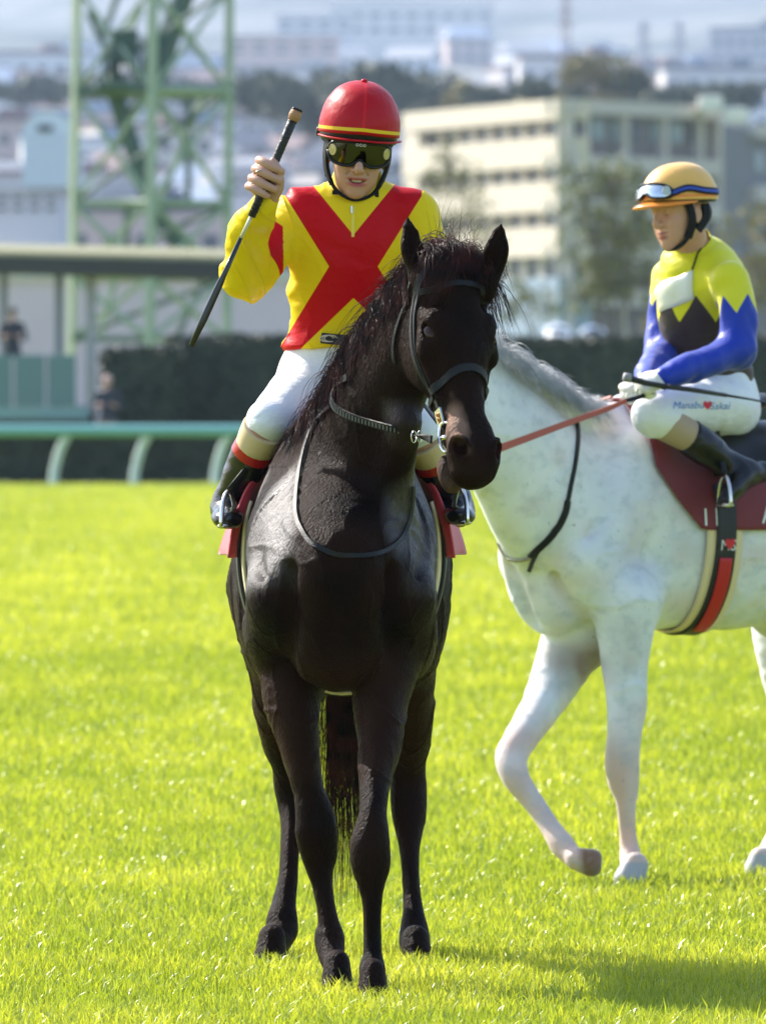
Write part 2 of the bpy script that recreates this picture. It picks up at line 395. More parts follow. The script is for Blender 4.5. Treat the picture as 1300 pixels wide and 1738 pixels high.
def horse_head(F, H, ears):
    e = lambda a,n,l,r,k=.03,op='u',Rm=None: F.ell(H.p(a,n,l), (r[0],r[1],r[2]*H.ls), H.M if Rm is None else H.M@Rm, k, op)
    e(.06,-.075,0,(.115,.085,.074),.05)
    e(.17,-.062,0,(.135,.058,.088),.04)
    F.tube([H.p(.14,-.075),H.p(.28,-.077),H.p(.40,-.074),H.p(.52,-.072)], [(.096,.066),(.077,.058),(.056,.047),(.052,.042)], side=H.L, k=.035)
    for s in (-1,1):
        e(.18,-.150,.050*s,(.125,.100,.036),.03)
        F.tube([H.p(.22,-.17,.030*s),H.p(.34,-.145,.026*s),H.p(.47,-.135,.016*s)], [(.030,.040),(.024,.034),(.021,.024)], side=H.L, k=.04)
        F.tube([H.p(.235,-.088,.079*s),H.p(.30,-.092,.067*s),H.p(.37,-.092,.053*s)], [.017,.015,.010], k=.016)
        F.tube([H.p(.27,-.052,.082*s),H.p(.36,-.056,.066*s),H.p(.44,-.058,.056*s)], [.010,.012,.008], k=.035, op='s')
        F.ell(H.p(.115,-.030,.062*s), .016, None, .05, 's')
        e(.166,-.036,.062*s,(.036,.022,.026),.02)            # bone over the eye
        e(.232,-.074,.088*s,(.034,.018,.014),.02)
        e(.50,-.062,.030*s,(.062,.034,.026),.03)              # nostril wing
        e(.545,-.050,.036*s,(.036,.030,.022),.022)
    e(.205,-.11,0,(.10,.07,.07),.04)
    e(.555,-.082,0,(.062,.052,.048),.03)                      # upper lip
    e(.592,-.080,0,(.030,.040,.038),.025)
    e(.556,-.168,-.012,(.050,.022,.030),.012)                     # lower lip and chin
    e(.528,-.176,-.010,(.036,.026,.026),.02)
    Rm = np.array([[math.cos(.12),-math.sin(.12),0],[math.sin(.12),math.cos(.12),0],[0,0,1]])
    for s in (-1,1): e(.575,-.134,.030*s,(.062,.0095,.032),.006,'s',Rm)   # line of the mouth
    for s in (-1,1):
        c, sn = math.cos(.5*s), math.sin(.5*s); Rn = np.array([[c,0,-sn],[0,1,0],[sn,0,c]])
        C = H.p(.530,-.038,.039*s); Dn = unit(H.N*.60+H.L*s*.66+H.A*.30); Tn = unit(H.A*.9-H.L*s*.35); Tn = unit(Tn-Dn*np.dot(Tn, Dn)); Wn = np.cross(Dn, Tn)
        F.tube([C+Dn*.009+Tn*.031*math.cos(t)+Wn*.024*math.sin(t) for t in np.linspace(0, 6.28, 13)], [.0085]*13, k=.014, sub=2)
        F.ell(C+Dn*.014, (.027,.019,.030), np.stack([Tn,Wn,Dn],1), .006, 's'); F.ell(C-Dn*.012-Tn*.012, (.022,.016,.026), np.stack([Tn,Wn,Dn],1), .006, 's')
        e(.585,-.070,.030*s,(.022,.028,.020),.02)
        E, D, T, U = H.eye(s)                                 # orbit, opening and lids
        F.ell(E-D*.004, .035, None, .02); F.ell(E+D*.030, (.0270,.0185,.022), np.stack([T,U,D],1), .005, 's')
        lid = lambda r, h, o: [E+T*r*math.sin(a)+U*h*math.cos(a)+D*(o+.007*math.cos(a)) for a in np.linspace(-1.5, 1.5, 9)]
        F.tube(lid(.0275,.0165,.0195), [.003,.0045,.0060,.0065,.0068,.0065,.006,.0045,.003], k=.005, sub=2); F.tube(lid(.0265,-.0165,.0185), [.0038]*9, k=.005, sub=2)
        F.tube(lid(.036,.031,.008), [.003,.005,.006,.0065,.0065,.0065,.006,.005,.003], k=.010, sub=2); F.tube(lid(.032,-.028,.010), [.003,.004,.005,.005,.005,.005,.004,.003,.002], k=.008, sub=2)
    for s in (-1,1): e(.02,-.075,.058*s,(.055,.05,.034),.03)
    for (b, m, t, face) in ears:                              # ear: base, middle, tip, direction the cup opens
        b, m, t = map(np.asarray, (b, m, t)); ax = unit(t-b); sd = unit(np.cross(face, ax))
        F.tube([b-ax*.03, b+ax*.01, m, b+(t-b)*.78, t], [(.028,.026),(.030,.026),(.034,.022),(.020,.014),(.003,.003)], side=sd, k=.018)
        F.tube([b+ax*.035+face*.022, m+face*.020, b+(t-b)*.80+face*.012], [(.015,.012),(.023,.016),(.008,.008)], side=sd, k=.006, op='s')
def horse_eyes(H, parent, mat_eye, mat_white=None):
    for s in (-1,1):
        E, D, T, U = H.eye(s); b = MB(); b.ball(E-D*.0035, .0305, 28, 18); eo = b.build("eye", mat_eye, parent, smooth=True); c0 = E-D*.0035; U2 = np.cross(D, T); b = MB(); n_ = 20
        vs = [c0+.0309*(D*math.cos(a_)+(T*1.25*math.cos(t_)+U2*math.sin(t_))*math.sin(a_)) for a_ in (.20,.34,.48) for t_ in np.linspace(0, 2*math.pi, n_+1)[:-1]]
        b.add(vs, [(i*n_+k, i*n_+(k+1)%n_, (i+1)*n_+(k+1)%n_, (i+1)*n_+k) for i in range(2) for k in range(n_)]); b.build("iris", M_iris, eo, smooth=True)
def torso(F, O, Fw, k=.05, haunch=True, fs=1.0):
    """barrel, shoulders and quarters; O = ground point under the withers, Fw = heading"""
    L = np.cross(V(0,0,1), Fw); p = lambda f,l,z: O+Fw*(f*fs if f > 0 else f)+L*l+V(0,0,z)
    st = [(.50,1.13,.15,.17),(.40,1.13,.20,.25),(.24,1.15,.215,.32),(.06,1.18,.222,.36),(-.18,1.17,.242,.338),(-.42,1.16,.256,.333),
          (-.62,1.195,.268,.305),(-.80,1.235,.262,.28),(-.95,1.225,.235,.25),(-1.07,1.18,.16,.18)]
    F.tube([p(f,0,z) for f,z,_,_ in st], [(a,b) for _,_,a,b in st], side=L, k=k)
    F.tube([p(.22,0,1.42),p(.05,0,1.50),p(-.15,0,1.49),p(-.32,0,1.44)], [(.07,.09),(.055,.085),(.06,.06),(.07,.05)], side=L, k=.08)   # withers
    F.ell(p(.46,0,1.0),(.13,.13,.185),None,.06); F.tube([p(.66,0,1.16),p(.635,0,1.0),p(.55,0,.86)], [.016,.016,.012], k=.06, op='s')
    for s in (-1,1):
        F.tube([p(.05,.115*s,1.42),p(.24,.168*s,1.22),p(.43,.152*s,1.08)], [(.065,.10),(.085,.12),(.085,.10)], side=L, k=.07)      # shoulder
        F.tube([p(.43,.155*s,1.07),p(.28,.185*s,.98),p(.12,.185*s,.93)], [(.085,.10),(.08,.11),(.07,.10)], side=L, k=.06)        # upper arm
        F.ell(p(.44,.075*s,.98),(.09,.075,.13),np.stack([Fw,L,V(0,0,1)],1),.04)                                                  # breast
        F.tube([p(.56,.125*s,1.14), p(.535,.135*s,.99), p(.42,.145*s,.85)], [.010,.013,.010], k=.05, op='s')
        F.tube([p(-.02,.272*s,1.18), p(.01,.268*s,1.02), p(.05,.245*s,.87)], [.010,.014,.012], k=.06, op='s')
        F.tube([p(.30,.262*s,1.36), p(.40,.245*s,1.22), p(.49,.20*s,1.12)], [.006,.010,.002], k=.05, op='s')
        if haunch:
            F.ell(p(-.86,.145*s,1.18),(.24,.160,.29),np.stack([Fw,L,V(0,0,1)],1),.07)
            F.ell(p(-.72,.175*s,1.02),(.17,.125,.24),np.stack([Fw,L,V(0,0,1)],1),.07)
            F.ell(p(-.62,.19*s,1.42),(.09,.06,.06),np.stack([Fw,L,V(0,0,1)],1),.08)
    return p, L
def hoof(F, c, d, r=.058, h=.085, k=.015):
    """c = ground contact centre, d = toe direction (horizontal)"""
    d = unit(d); F.tube([c+V(0,0,.012)+d*.01, c+V(0,0,h)-d*.018], [(r,r*1.1),(r*.78,r*.85)], side=np.cross(V(0,0,1), d), k=k)
# ================================================================ black horse, facing the camera
OB, FB = V(-.114, 23.15, 0), V(0,-1,0)
M_iris = mat("iris_amber", (.030,.009,.003), .12, spec=.3)
M_eye = mat("eye_brown", (.018,.006,.003), .10, spec=.25, noise=(60,.6,(.10,.03,.01)))
M_leather = mat("black_leather", (.006,.0055,.0055), .42, bump=(160,.3), spec=.3)
M_steel = mat("steel", (.75,.72,.66), .22, metal=1)
HB = HFrame(P(781,444,22.48), (.066,-.225,-.54), (.46,-.888,0), 1.20)
def build_black():
    F = Field((-.50,21.9,-.01), (.42,24.65,2.16), .0068)
    p, L = torso(F, OB, FB)
    # neck
    nk = [(600,905,23.02,.165,.26),(596,820,22.95,.132,.225),(624,720,22.82,.110,.18),(668,625,22.70,.094,.15),(716,545,22.60,.082,.135),(757,492,22.53,.07,.115)]
    pts = [P(a,b,d) for a,b,d,_,_ in nk]; T = unit(pts[-1]-pts[0]); D = unit(V(0,0,1)-T*T[2]); sd = np.cross(T, D)
    F.tube(pts, [(u,v) for *_,u,v in nk], side=sd, k=.07)
    F.tube([P(560,740,22.98)+V(0,.02,0),P(600,645,22.86),P(655,552,22.72),P(712,485,22.60)], [.040,.034,.030,.03], k=.05)     # crest
    F.tube([P(668,870,22.75),P(676,790,22.68),P(690,720,22.6)], [.055,.045,.04], k=.06)                                        # windpipe side
    # fore legs
    leg_px(F, [(486,1060,22.95,64,.12),(500,1130,22.92,60,.115),(495,1192,22.88,46,.095),(507,1260,22.84,34,.075),(517,1312,22.82,28,.060),(526,1346,22.81,26,.050),(534,1381,22.80,32,.048),
        (537.5,1415,22.80,36,.050),(542,1450,22.82,31,.046),(542.5,1470,22.82,24,.038),(547,1501,22.82,17.5,.032),(553,1536,22.81,15.5,.032),(558,1568,22.80,18,.036),(559.5,1594,22.79,25.5,.042),(562,1621,22.75,22,.034),(567,1641,22.71,19,.034),(571,1658,22.68,20,.04)], k=.035)
    leg_px(F, [(664,1060,22.86,62,.12),(656,1130,22.80,56,.115),(647,1192,22.74,46,.095),(645,1260,22.66,38,.075),(637,1318,22.58,29,.060),(633.5,1375,22.50,24.5,.048),(631,1410,22.47,30,.048),
        (628,1436,22.46,34.5,.050),(629.5,1467,22.46,34,.050),(630,1495,22.46,25,.040),(631.5,1530,22.46,17.5,.034),(632,1580,22.46,15.5,.032),(632.5,1620,22.45,16.5,.034),(632,1647,22.43,23,.042),(632.5,1668,22.38,21,.036),(633,1682,22.34,23,.042)], k=.035)
    hoof(F, P(572,1689,22.60), V(0,-1,0), .046); hoof(F, P(633,1703,22.28), V(.05,-1,0), .044)
    # hind legs
    leg_px(F, [(452,1000,24.05,66,.18),(458,1060,24.0,56,.16),(468,1130,24.0,46,.13),(470,1209,24.08,37,.095),(477,1255,24.14,31,.080),(489,1295,24.19,27,.070),(493,1329,24.22,28.5,.066),
        (496,1364,24.22,25,.060),(495,1398,24.18,18.5,.044),(491.5,1450,24.12,16,.036),(489,1490,24.08,16.5,.036),(482,1536,24.03,20.5,.040),(479.5,1560,24.00,26,.046),(478.5,1580,23.98,27,.046),(471,1604,23.92,20.5,.038),(465,1622,23.87,18,.038)], k=.04)
    leg_px(F, [(700,1000,24.05,64,.18),(703,1060,24.0,54,.16),(700,1130,24.0,42,.13),(699,1209,24.08,37,.095),(697,1250,24.14,34,.080),(693,1280,24.19,31,.070),(692,1312,24.22,29.5,.066),
        (693,1346,24.22,31,.066),(694,1381,24.20,29.5,.060),(694.5,1415,24.17,22.5,.048),(695.5,1450,24.13,16.5,.038),(698,1501,24.08,14.5,.034),(701,1545,24.04,17.5,.038),(703,1583,24.00,25,.046),(703,1604,23.96,26,.044),(704,1625,23.90,18,.038)], k=.04)
    hoof(F, P(459,1643,23.80), V(-.25,-1,0), .050); hoof(F, P(706,1645,23.80), V(.1,-1,0), .050)
    # head
    fR, fL = unit(V(.40,-.92,.05)), unit(V(-.02,-1,.05))
    horse_head(F, HB, [(P(711,462,22.50),P(699,420,22.50),P(690,366,22.52), fR), (P(828,478,22.50),P(842,428,22.47),P(851,379,22.47), fL)])
    v, q = F.mesh("black", 1)
    n = vnormals(v, q)
    # folds, veins and muscle relief on the sweaty coat
    wp = v+np.stack([vnoise(v,5),vnoise(v+3,5),vnoise(v+7,5)],1)*.03
    r = np.exp(-(vnoise(wp, (9,9,6))/.06)**2)*.0040 + np.exp(-(vnoise(wp+5, (15,15,9))/.08)**2)*.0022 + vnoise(v, (6,6,4))*.004 + vnoise(v, 14)*.0012
    headm = np.clip((np.linalg.norm(v-HB.p(.3,-.08), axis=1)-.33)/.08, .30, 1)
    legm = np.clip((v[:,2]-.3)/.4, .3, 1)
    v = v + n*(r*headm*legm)[:,None]
    me = mesh_np("black_horse", v, q)
    # sunlit nose patch painted into the coat, paler chin; pink inside the nostril
    loc = (v-HB.o)@HB.M
    mz = np.exp(-((loc[:,0]-.47)/.085)**2-((loc[:,1]+.045)/.05)**2-((loc[:,2]+.05)/.030)**2)+.8*np.exp(-((loc[:,0]-.555)/.05)**2-((loc[:,1]+.165)/.035)**2-((loc[:,2]+.02)/.05)**2)
    set_attr(me, "muzzle", mz+vnoise(v, 45)*.22-.50)
    ns = np.minimum(*[np.linalg.norm((v-HB.p(.528,-.044,.039*s_))/.026, axis=1) for s_ in (-1,1)])
    set_attr(me, "nostril", 1.0-ns)
    lip = .007-np.abs(loc[:,1]+.121+.12*(loc[:,0]-.565)) - np.clip(.53-loc[:,0],0,1)
    set_attr(me, "lip", lip*60)
    q3 = np.abs(v[:,0]-OB[0]); ff = OB[1]-v[:,1]
    sw = np.minimum(np.minimum((q3-.10)/.06, (v[:,2]-1.05)/.12), np.minimum((1.62-v[:,2])/.08, (ff+.12)/.1)); sw = np.clip(np.minimum(sw, (.62-ff)/.1), 0, 1)
    set_attr(me, "sweat", sw*(.55+.9*vnoise(v, (11,11,7))))
    set_attr(me, "brown", np.clip((.95-v[:,2])/.2,0,1)*np.clip((v[:,2]-.55)/.1,0,1)*.6+.25*vnoise(v,9)-.1)
    return me, v, q
M_blackh = mat("black_horse_coat", (.0026,.0015,.0011), .42, attr=[("muzzle",(.42,.25,.18),.25),("nostril",(.05,.006,.006),.35),("brown",(.026,.010,.0045),.3)], noise=None, bump=(150,.9,(1,1,.40),.008), sheen=0, spec=.045)
def coat_mottle(m, c2, scale, amt):
    """slow brown variation over the whole coat"""
    nt = m.node_tree; b = nt.nodes["Principled BSDF"]; src = b.inputs["Base Color"].links[0].from_socket
    tc = nt.nodes.new("ShaderNodeTexCoord"); t = nt.nodes.new("ShaderNodeTexNoise"); t.inputs["Scale"].default_value = scale; t.inputs["Detail"].default_value = 6
    nt.links.new(tc.outputs["Object"], t.inputs["Vector"]); mr = nt.nodes.new("ShaderNodeMapRange"); mr.inputs[1].default_value = .4; mr.inputs[2].default_value = .7; mr.inputs[4].default_value = amt
    nt.links.new(t.outputs[0], mr.inputs[0]); mx = nt.nodes.new("ShaderNodeMix"); mx.data_type = 'RGBA'
    nt.links.new(mr.outputs[0], mx.inputs[0]); nt.links.new(src, mx.inputs[6]); mx.inputs[7].default_value = (*c2, 1); nt.links.new(mx.outputs[2], b.inputs["Base Color"])
coat_mottle(M_blackh, (.018,.0060,.003), 6, .7)
def wet_rough(m, lo, hi, scale, st=(1,1,.4)):
    nt = m.node_tree; b = nt.nodes["Principled BSDF"]; tc = nt.nodes.new("ShaderNodeTexCoord"); mp = nt.nodes.new("ShaderNodeMapping"); mp.inputs["Scale"].default_value = st
    t = nt.nodes.new("ShaderNodeTexNoise"); t.inputs["Scale"].default_value = scale; t.inputs["Detail"].default_value = 8; t.inputs["Roughness"].default_value = .75
    nt.links.new(tc.outputs["Object"], mp.inputs[0]); nt.links.new(mp.outputs[0], t.inputs["Vector"]); mr = nt.nodes.new("ShaderNodeMapRange"); mr.inputs[1].default_value = .38; mr.inputs[2].default_value = .62; mr.inputs[3].default_value = lo; mr.inputs[4].default_value = hi
    nt.links.new(t.outputs[0], mr.inputs[0]); nt.links.new(mr.outputs[0], b.inputs["Roughness"])
wet_rough(M_blackh, .25, .62, 110)
def sweat(m):
    nt = m.node_tree; N = nt.nodes; L = nt.links; b = N["Principled BSDF"]; a = N.new("ShaderNodeAttribute"); a.attribute_name = "sweat"
    mr = N.new("ShaderNodeMapRange"); mr.inputs[1].default_value = .05; mr.inputs[2].default_value = .8; L.new(a.outputs["Fac"], mr.inputs[0])
    m2 = N.new("ShaderNodeMapRange"); m2.inputs[3].default_value = .045; m2.inputs[4].default_value = .90; L.new(mr.outputs[0], m2.inputs[0]); L.new(m2.outputs[0], b.inputs["Specular IOR Level"])
    src = b.inputs["Base Color"].links[0].from_socket; mx = N.new("ShaderNodeMix"); mx.data_type = 'RGBA'; m3 = N.new("ShaderNodeMath"); m3.operation = 'MULTIPLY'; m3.inputs[1].default_value = .8
    L.new(mr.outputs[0], m3.inputs[0]); L.new(m3.outputs[0], mx.inputs[0]); L.new(src, mx.inputs[6]); mx.inputs[7].default_value = (.024,.012,.008,1); L.new(mx.outputs[2], b.inputs["Base Color"])
sweat(M_blackh)
me_b, vB, qB = build_black()
black = link("horse", me_b, M_blackh)
tag(black, "black horse standing square to the camera with pricked ears and a bridle", "horse")
bvhB = bvh_of(vB, qB)
horse_eyes(HB, black, M_eye)
# ================================================================ racecourse side: rail, hedges, shelter, tower
def plain(name, col, rough=.7, **k): return mat(name, col, rough, **k)
M_teal = plain("rail_green", (.16,.40,.38), .4); M_post = plain("post_pale", (.50,.60,.56), .5)
rail = empty("rail", P(650,822,160), "pale green running rail with curved posts along the far edge of the turf", "rail")
m = MB(); z1, z0 = P(0,721,160)[2], P(0,741,160)[2]; zc, hz = (z1+z0)/2, (z1-z0)/2
pr = [(math.cos(t)*.16, math.sin(t)*hz) for t in np.linspace(0, 2*math.pi, 13)[:-1]]; xs = np.linspace(-12, 14, 40)
b = 0
vs = [(x, 160+p[0], zc+p[1]) for x in xs for p in pr]; m.add(vs, [(i*12+k, i*12+(k+1)%12, (i+1)*12+(k+1)%12, (i+1)*12+k) for i in range(39) for k in range(12)]); m.build("rail_beam", M_teal, rail, smooth=True)
for k in range(-5, 13):
    x = 100+137*k; m = MB(); q = [P(x-9,824,160.0), P(x-7,800,160.0)+V(0,.05,0), P(x+2,765,160)+V(0,.06,0), P(x+15,738,160)+V(0,.0,0)]
    m.tube(spline(q, 5), .085, n=8); m.build("post", M_post, rail, smooth=True)
def leafbox(name, x0, x1, y0, y1, z0, z1, material, label, seed=0, n=9000, leaf=.07):
    """clipped hedge: a dense core with small leaves over every face"""
    rr = np.random.RandomState(seed); root = empty(name, ((x0+x1)/2, y0, z0), label, "hedge")
    m = MB(); m.box(((x0+x1)/2,(y0+y1)/2,(z0+z1)/2), (x1-x0-.1, y1-y0-.1, z1-z0-.06)); m.build("branches", material, root)
    A = np.array([(x1-x0)*(z1-z0), (x1-x0)*(y1-y0), (y1-y0)*(z1-z0), (y1-y0)*(z1-z0)]); c = rr.choice(4, n, p=A/A.sum())
    p = np.stack([x0+(x1-x0)*rr.rand(n), y0+(y1-y0)*rr.rand(n), z0+(z1-z0)*rr.rand(n)], 1); p[c==0,1] = y0; p[c==1,2] = z1; p[c==2,0] = x0; p[c==3,0] = x1
    p += rr.normal(0, .035, (n,3))+(vnoise(p*1.2)*.06)[:,None]
    leaves("leaves", p, leaf, material, root, rr)
    return root
def leaves(name, p, size, material, parent, rr):
    n = len(p); a = rr.normal(0,1,(n,3)); a /= np.linalg.norm(a,axis=1)[:,None]; b = np.cross(a, rr.normal(0,1,(n,3))); b /= np.linalg.norm(b,axis=1)[:,None]
    s = (size*(.6+.8*rr.rand(n)))[:,None]; v = np.stack([p-a*s, p-b*s*.55, p+a*s, p+b*s*.55], 1).reshape(-1,3); f = np.arange(n*4).reshape(-1,4)
    return link(name, mesh_np(name, v, f), material, parent)
M_hedge = plain("hedge_leaf", (.020,.032,.010), .6, noise=(1.5,.7,(.034,.048,.014)))
M_hedge2 = plain("hedge_leaf_olive", (.06,.075,.014), .6, noise=(1.5,.7,(.10,.11,.02)))
X = lambda px, d: P(px,0,d)[0]; Z = lambda py, d: P(0,py,d)[2]
leafbox("hedge", X(-120,163), X(1480,163), 163, 164.2, 0, Z(735,163), M_hedge, "low dark clipped hedge running just behind the rail", 1)
leafbox("hedge", X(292,174), X(1480,174), 174, 176, 0, Z(577,174), M_hedge, "long tall clipped hedge behind both horses", 2, 14000)
leafbox("hedge", X(176,170), X(300,170), 170, 172.2, 0, Z(596,170), M_hedge, "shorter dark hedge block to the right of the seated photographer", 3, 4000)
leafbox("hedge", X(285,178), X(500,178), 178, 180, 0, Z(574,178), M_hedge2, "olive hedge top showing above the dark hedge left of the rider", 4, 4000)
# teal boards and dark platform left
M_board = plain("board_teal", (.13,.22,.22), .6); M_conc = plain("concrete", (.42,.41,.42), .8); M_dark = plain("dark_gap", (.02,.022,.025), .7)
bd = empty("barrier_boards", P(60,715,168), "teal boards closing off the stand platform at the left edge", "barrier")
for (a, c) in ((-80,22),(24,78),(80,130)):
    m = MB(); m.box(((X(a,168)+X(c,168))/2, 168, (Z(602,168)+Z(690,168))/2), (X(c,168)-X(a,168)-.02, .12, Z(602,168)-Z(690,168))); bevel(m.build("board", M_board, bd), .02)
m = MB(); m.box((X(25,168), 168.2, (Z(690,168)+Z(712,168))/2), (X(150,168)-X(-100,168), .5, .24)); m.build("ledge", plain("ledge_teal", (.20,.33,.34), .5), bd)
pl = MB(); pl.box((X(25,169), 171, .68), (X(150,168)-X(-100,168), 4.6, 1.36)); tag(pl.build("stand_platform", plain("platform_dark", (.06,.07,.075), .8)), "dark low platform of the stand below the teal boards", "platform")
# shelter
sh = empty("shelter", P(140,720,176), "long open shelter with a corrugated roof edge behind the left rail", "shelter")
m = MB(); x0, x1 = X(-160,176), X(402,176); zt, zm, zb = Z(411,176), Z(431,176), Z(464,176); n = 68
for i in range(n):
    xa = x0+(x1-x0)*(i+.24)/n; xb = x0+(x1-x0)*(i+.76)/n; sl = -.16*(i/n); m.add([(x_, y_, z_+sl+dz) for dz in (0,.10) for (x_,y_,z_) in ((xa,175.9,zm),(xb,175.9,zm),(xb,181,zt),(xa,181,zt))], [(0,1,5,4),(1,2,6,5),(2,3,7,6),(3,0,4,7),(4,5,6,7),(3,2,1,0)])
m.build("roof_ribs", plain("roof_cream", (.42,.40,.24), .7), sh)
m = MB(); m.add([(x0,175.96,zm+.02),(x1,175.96,zm-.16),(x1,175.96,zb-.10),(x0,175.96,zb+.06),(x0,179.4,zm+.02),(x1,179.4,zm-.16),(x1,179.4,zb-.10),(x0,179.4,zb+.06)], [(0,3,2,1),(4,5,6,7),(0,1,5,4),(3,7,6,2),(0,4,7,3),(1,2,6,5)]); m.build("fascia", plain("fascia_dark", (.045,.045,.038), .7), sh)
m = MB(); m.add([(x0,175.95,zm+.02),(x1,175.95,zm-.14),(x1,181,zt-.14),(x0,181,zt+.02)], [(0,1,2,3)]); m.build("roof_deck", plain("roof_deck", (.16,.16,.11), .8), sh)
for px, w_, c_ in ((4,12,0),(98,13,0),(152,17,1),(-120,14,0)):
    m = MB(); m.box((X(px,176), 177.0, zb/2), (w_/FPX*176, .25, zb)); bevel(m.build("column", M_conc if c_ else plain("column_grey", (.20,.22,.24), .6), sh), .02)
m = MB(); m.box((X(140,173), 173.5, Z(700,173)/2+.1), (.55,.6,Z(690,173))); bevel(tag(m.build("concrete_pier", M_conc), "pale concrete pier at the foot of the shelter column", "pier"), .03)
# lilac wall behind the shelter
m = MB(); m.box(((X(-150,225)+X(640,225))/2, 226, Z(474,225)/2), (X(640,225)-X(-150,225), 1.2, Z(474,225))); w0 = tag(m.build("long_wall", plain("wall_lilac", (.66,.54,.68), .8, noise=(.4,.4,(.55,.46,.56)))), "long pale lilac wall behind the shelter and lattice tower", "wall")
m = MB(); m.box(((X(-150,225)+X(640,225))/2, 226, Z(474,225)+.10), (X(640,225)-X(-150,225)+.1, 1.5, .2)); m.build("coping", plain("coping", (.62,.60,.62), .8), w0)
# lattice tower
M_tw = plain("tower_green", (.28,.36,.28), .5); M_tw2 = plain("tower_dark", (.075,.13,.11), .6)
tw = empty("lattice_tower", P(258,600,210), "tall pale green lattice steel tower behind the shelter", "tower")
D = 210; ztop = Z(-160, D)
legs = [((118,600,D),(134,-160,D),.125),((252,600,D-1.4),(262,-160,D-1.4),.135),((384,600,D),(391,-160,D),.115),((250,600,D+2.6),(258,-160,D+2.6),.10)]
LP = []
for a, c, w_ in legs:
    A, B = P(*a), P(*c); A[2] = 0; LP.append((A, B)); m = MB(); m.tube([A, B], w_, n=4); m.build("leg", M_tw if len(LP) > 1 else plain("tower_pale", (.52,.56,.42), .5), tw)
def on(i, py): A, B = LP[i]; t = Z(py, D)/B[2]; return A+(B-A)*t
k = 0
for py in (575, 470, 345, 155, -20):
    for i, j in ((0,1),(1,2),(2,3),(3,0),(0,2)):
        m = MB(); m.tube([on(i,py), on(j,py)], .075 if py != 155 else .11, n=4); m.build("beam", M_tw if k % 3 else M_tw2, tw); k += 1
for a, c in ((575,470),(470,345),(345,155),(155,-20)):
    for i, j in ((0,1),(1,0),(1,2),(2,1),(2,3),(3,2),(3,0),(0,2),(1,3)):
        m = MB(); m.tube([on(i,a), on(j,c)], .070, n=4); m.build("brace", M_tw if (i+j) % 2 else M_tw2, tw)
for xa, ya, xb, yb in ((150,20,212,150),(180,150,240,10),(205,-20,175,60),(300,-10,200,250),(240,150,330,-30),(205,160,262,350),(270,345,345,160),(330,470,262,350),(225,345,170,575),(300,575,345,470),(215,470,215,345),(320,345,320,155)):
    m = MB(); m.tube([P(xa,ya,D+.9), P(xb,yb,D+.9)], .085, n=4); m.build('inner_brace', M_tw2 if (xa+ya) % 3 else M_tw, tw)
m = MB(); m.box(P(214,80,D-.4), (.62,.9,.85)); bevel(m.build("winch_box", plain("box_dark_green", (.03,.07,.06), .6), tw), .03)
m = MB(); m.box(P(212,145,D-.3), (1.35,1.6,.16)); m.box(P(178,120,D-.3), (.07,1.6,.7)); m.box(P(246,120,D-.3), (.07,1.6,.7)); m.build("platform", M_tw2, tw)
m = MB()
for y0, y1, xa, xb in ((160,345,196,256),(345,470,256,340),(155,-20,262,320)):
    m.tube([P(xa,y0,D+.6), P(xb,y1,D+.6)], .10, n=4, flat=2.2)
m.build("stair_flight", M_tw2, tw)
m = MB()
for i in range(9): m.tube([P(192+i*7,62,D-.1), P(186+i*8,160,D-.1)], .03, n=4)
m.build("cage_bars", M_tw2, tw)
# ---------------------------------------------------------------- trees
M_bark = plain("bark", (.16,.135,.105), .9)
def tree(px, py_top, py_foot, d, crown, n, leaf, material, label, seed, trunks=1, group=None, bare=False, mtrunk=None):
    """crown: list of (px, py, rx_m, rz_m) clumps"""
    rr = np.random.RandomState(seed); foot = P(px, py_foot, d); x0 = foot[0]; zf = foot[2] if foot[2] > 0 else 0
    root = empty("tree", (x0, d, zf), label, "tree", group); tk = MB(); lp = []
    for t in range(trunks):
        xx = x0+(t-(trunks-1)/2)*.38; ax = V(xx, d, zf); ctr = [P(c[0], c[1], d) for c in crown]
        mid = np.mean(ctr, 0); mid = V(xx+(mid[0]-xx)*.3, d, zf+(mid[2]-zf)*.55); hh = mid[2]-zf; r0 = .05+.017*hh
        tk.tube(spline([ax, ax+(mid-ax)*.5+V(rr.normal(0,.05),0,0), mid], 4), list(np.linspace(r0, r0*.5, 9)), n=6)
        for c, q in zip(ctr, crown):
            c = c+V(0, rr.normal(0, q[2]*.3), 0); tk.tube(spline([mid-V(0,0,.3*rr.rand()*hh), (mid+c)/2+V(rr.normal(0,.1),0,.1), c], 4), list(np.linspace(r0*.45, r0*.10, 9)), n=5)
            for _ in range(9 if bare else 4):
                e = c+rr.normal(0, 1, 3)*V(q[2], q[2], q[3])*.62; tk.tube([c-(c-mid)*.25*rr.rand(), (c+e)/2+rr.normal(0,.06,3), e], [r0*.16, r0*.09, r0*.04], n=4)
    tk.build("trunk", mtrunk or M_bark, root)
    wts = np.array([c[2]**2*c[3] for c in crown]); cc = rr.choice(len(crown), n, p=wts/wts.sum())
    for k_, c in enumerate(crown):
        q = np.sum(cc == k_); o = rr.normal(0, 1, (q,3)); o /= np.linalg.norm(o, axis=1)[:,None]; o *= (rr.rand(q)**.45)[:,None]
        p = P(c[0], c[1], d)+o*V(c[2], c[2], c[3]); keep = vnoise(p*2.2/max(.5, c[2])+seed) > (-.05 if bare else -.25); lp.append(p[keep])
    leaves("crown", np.vstack(lp), leaf, material, root, rr); return root
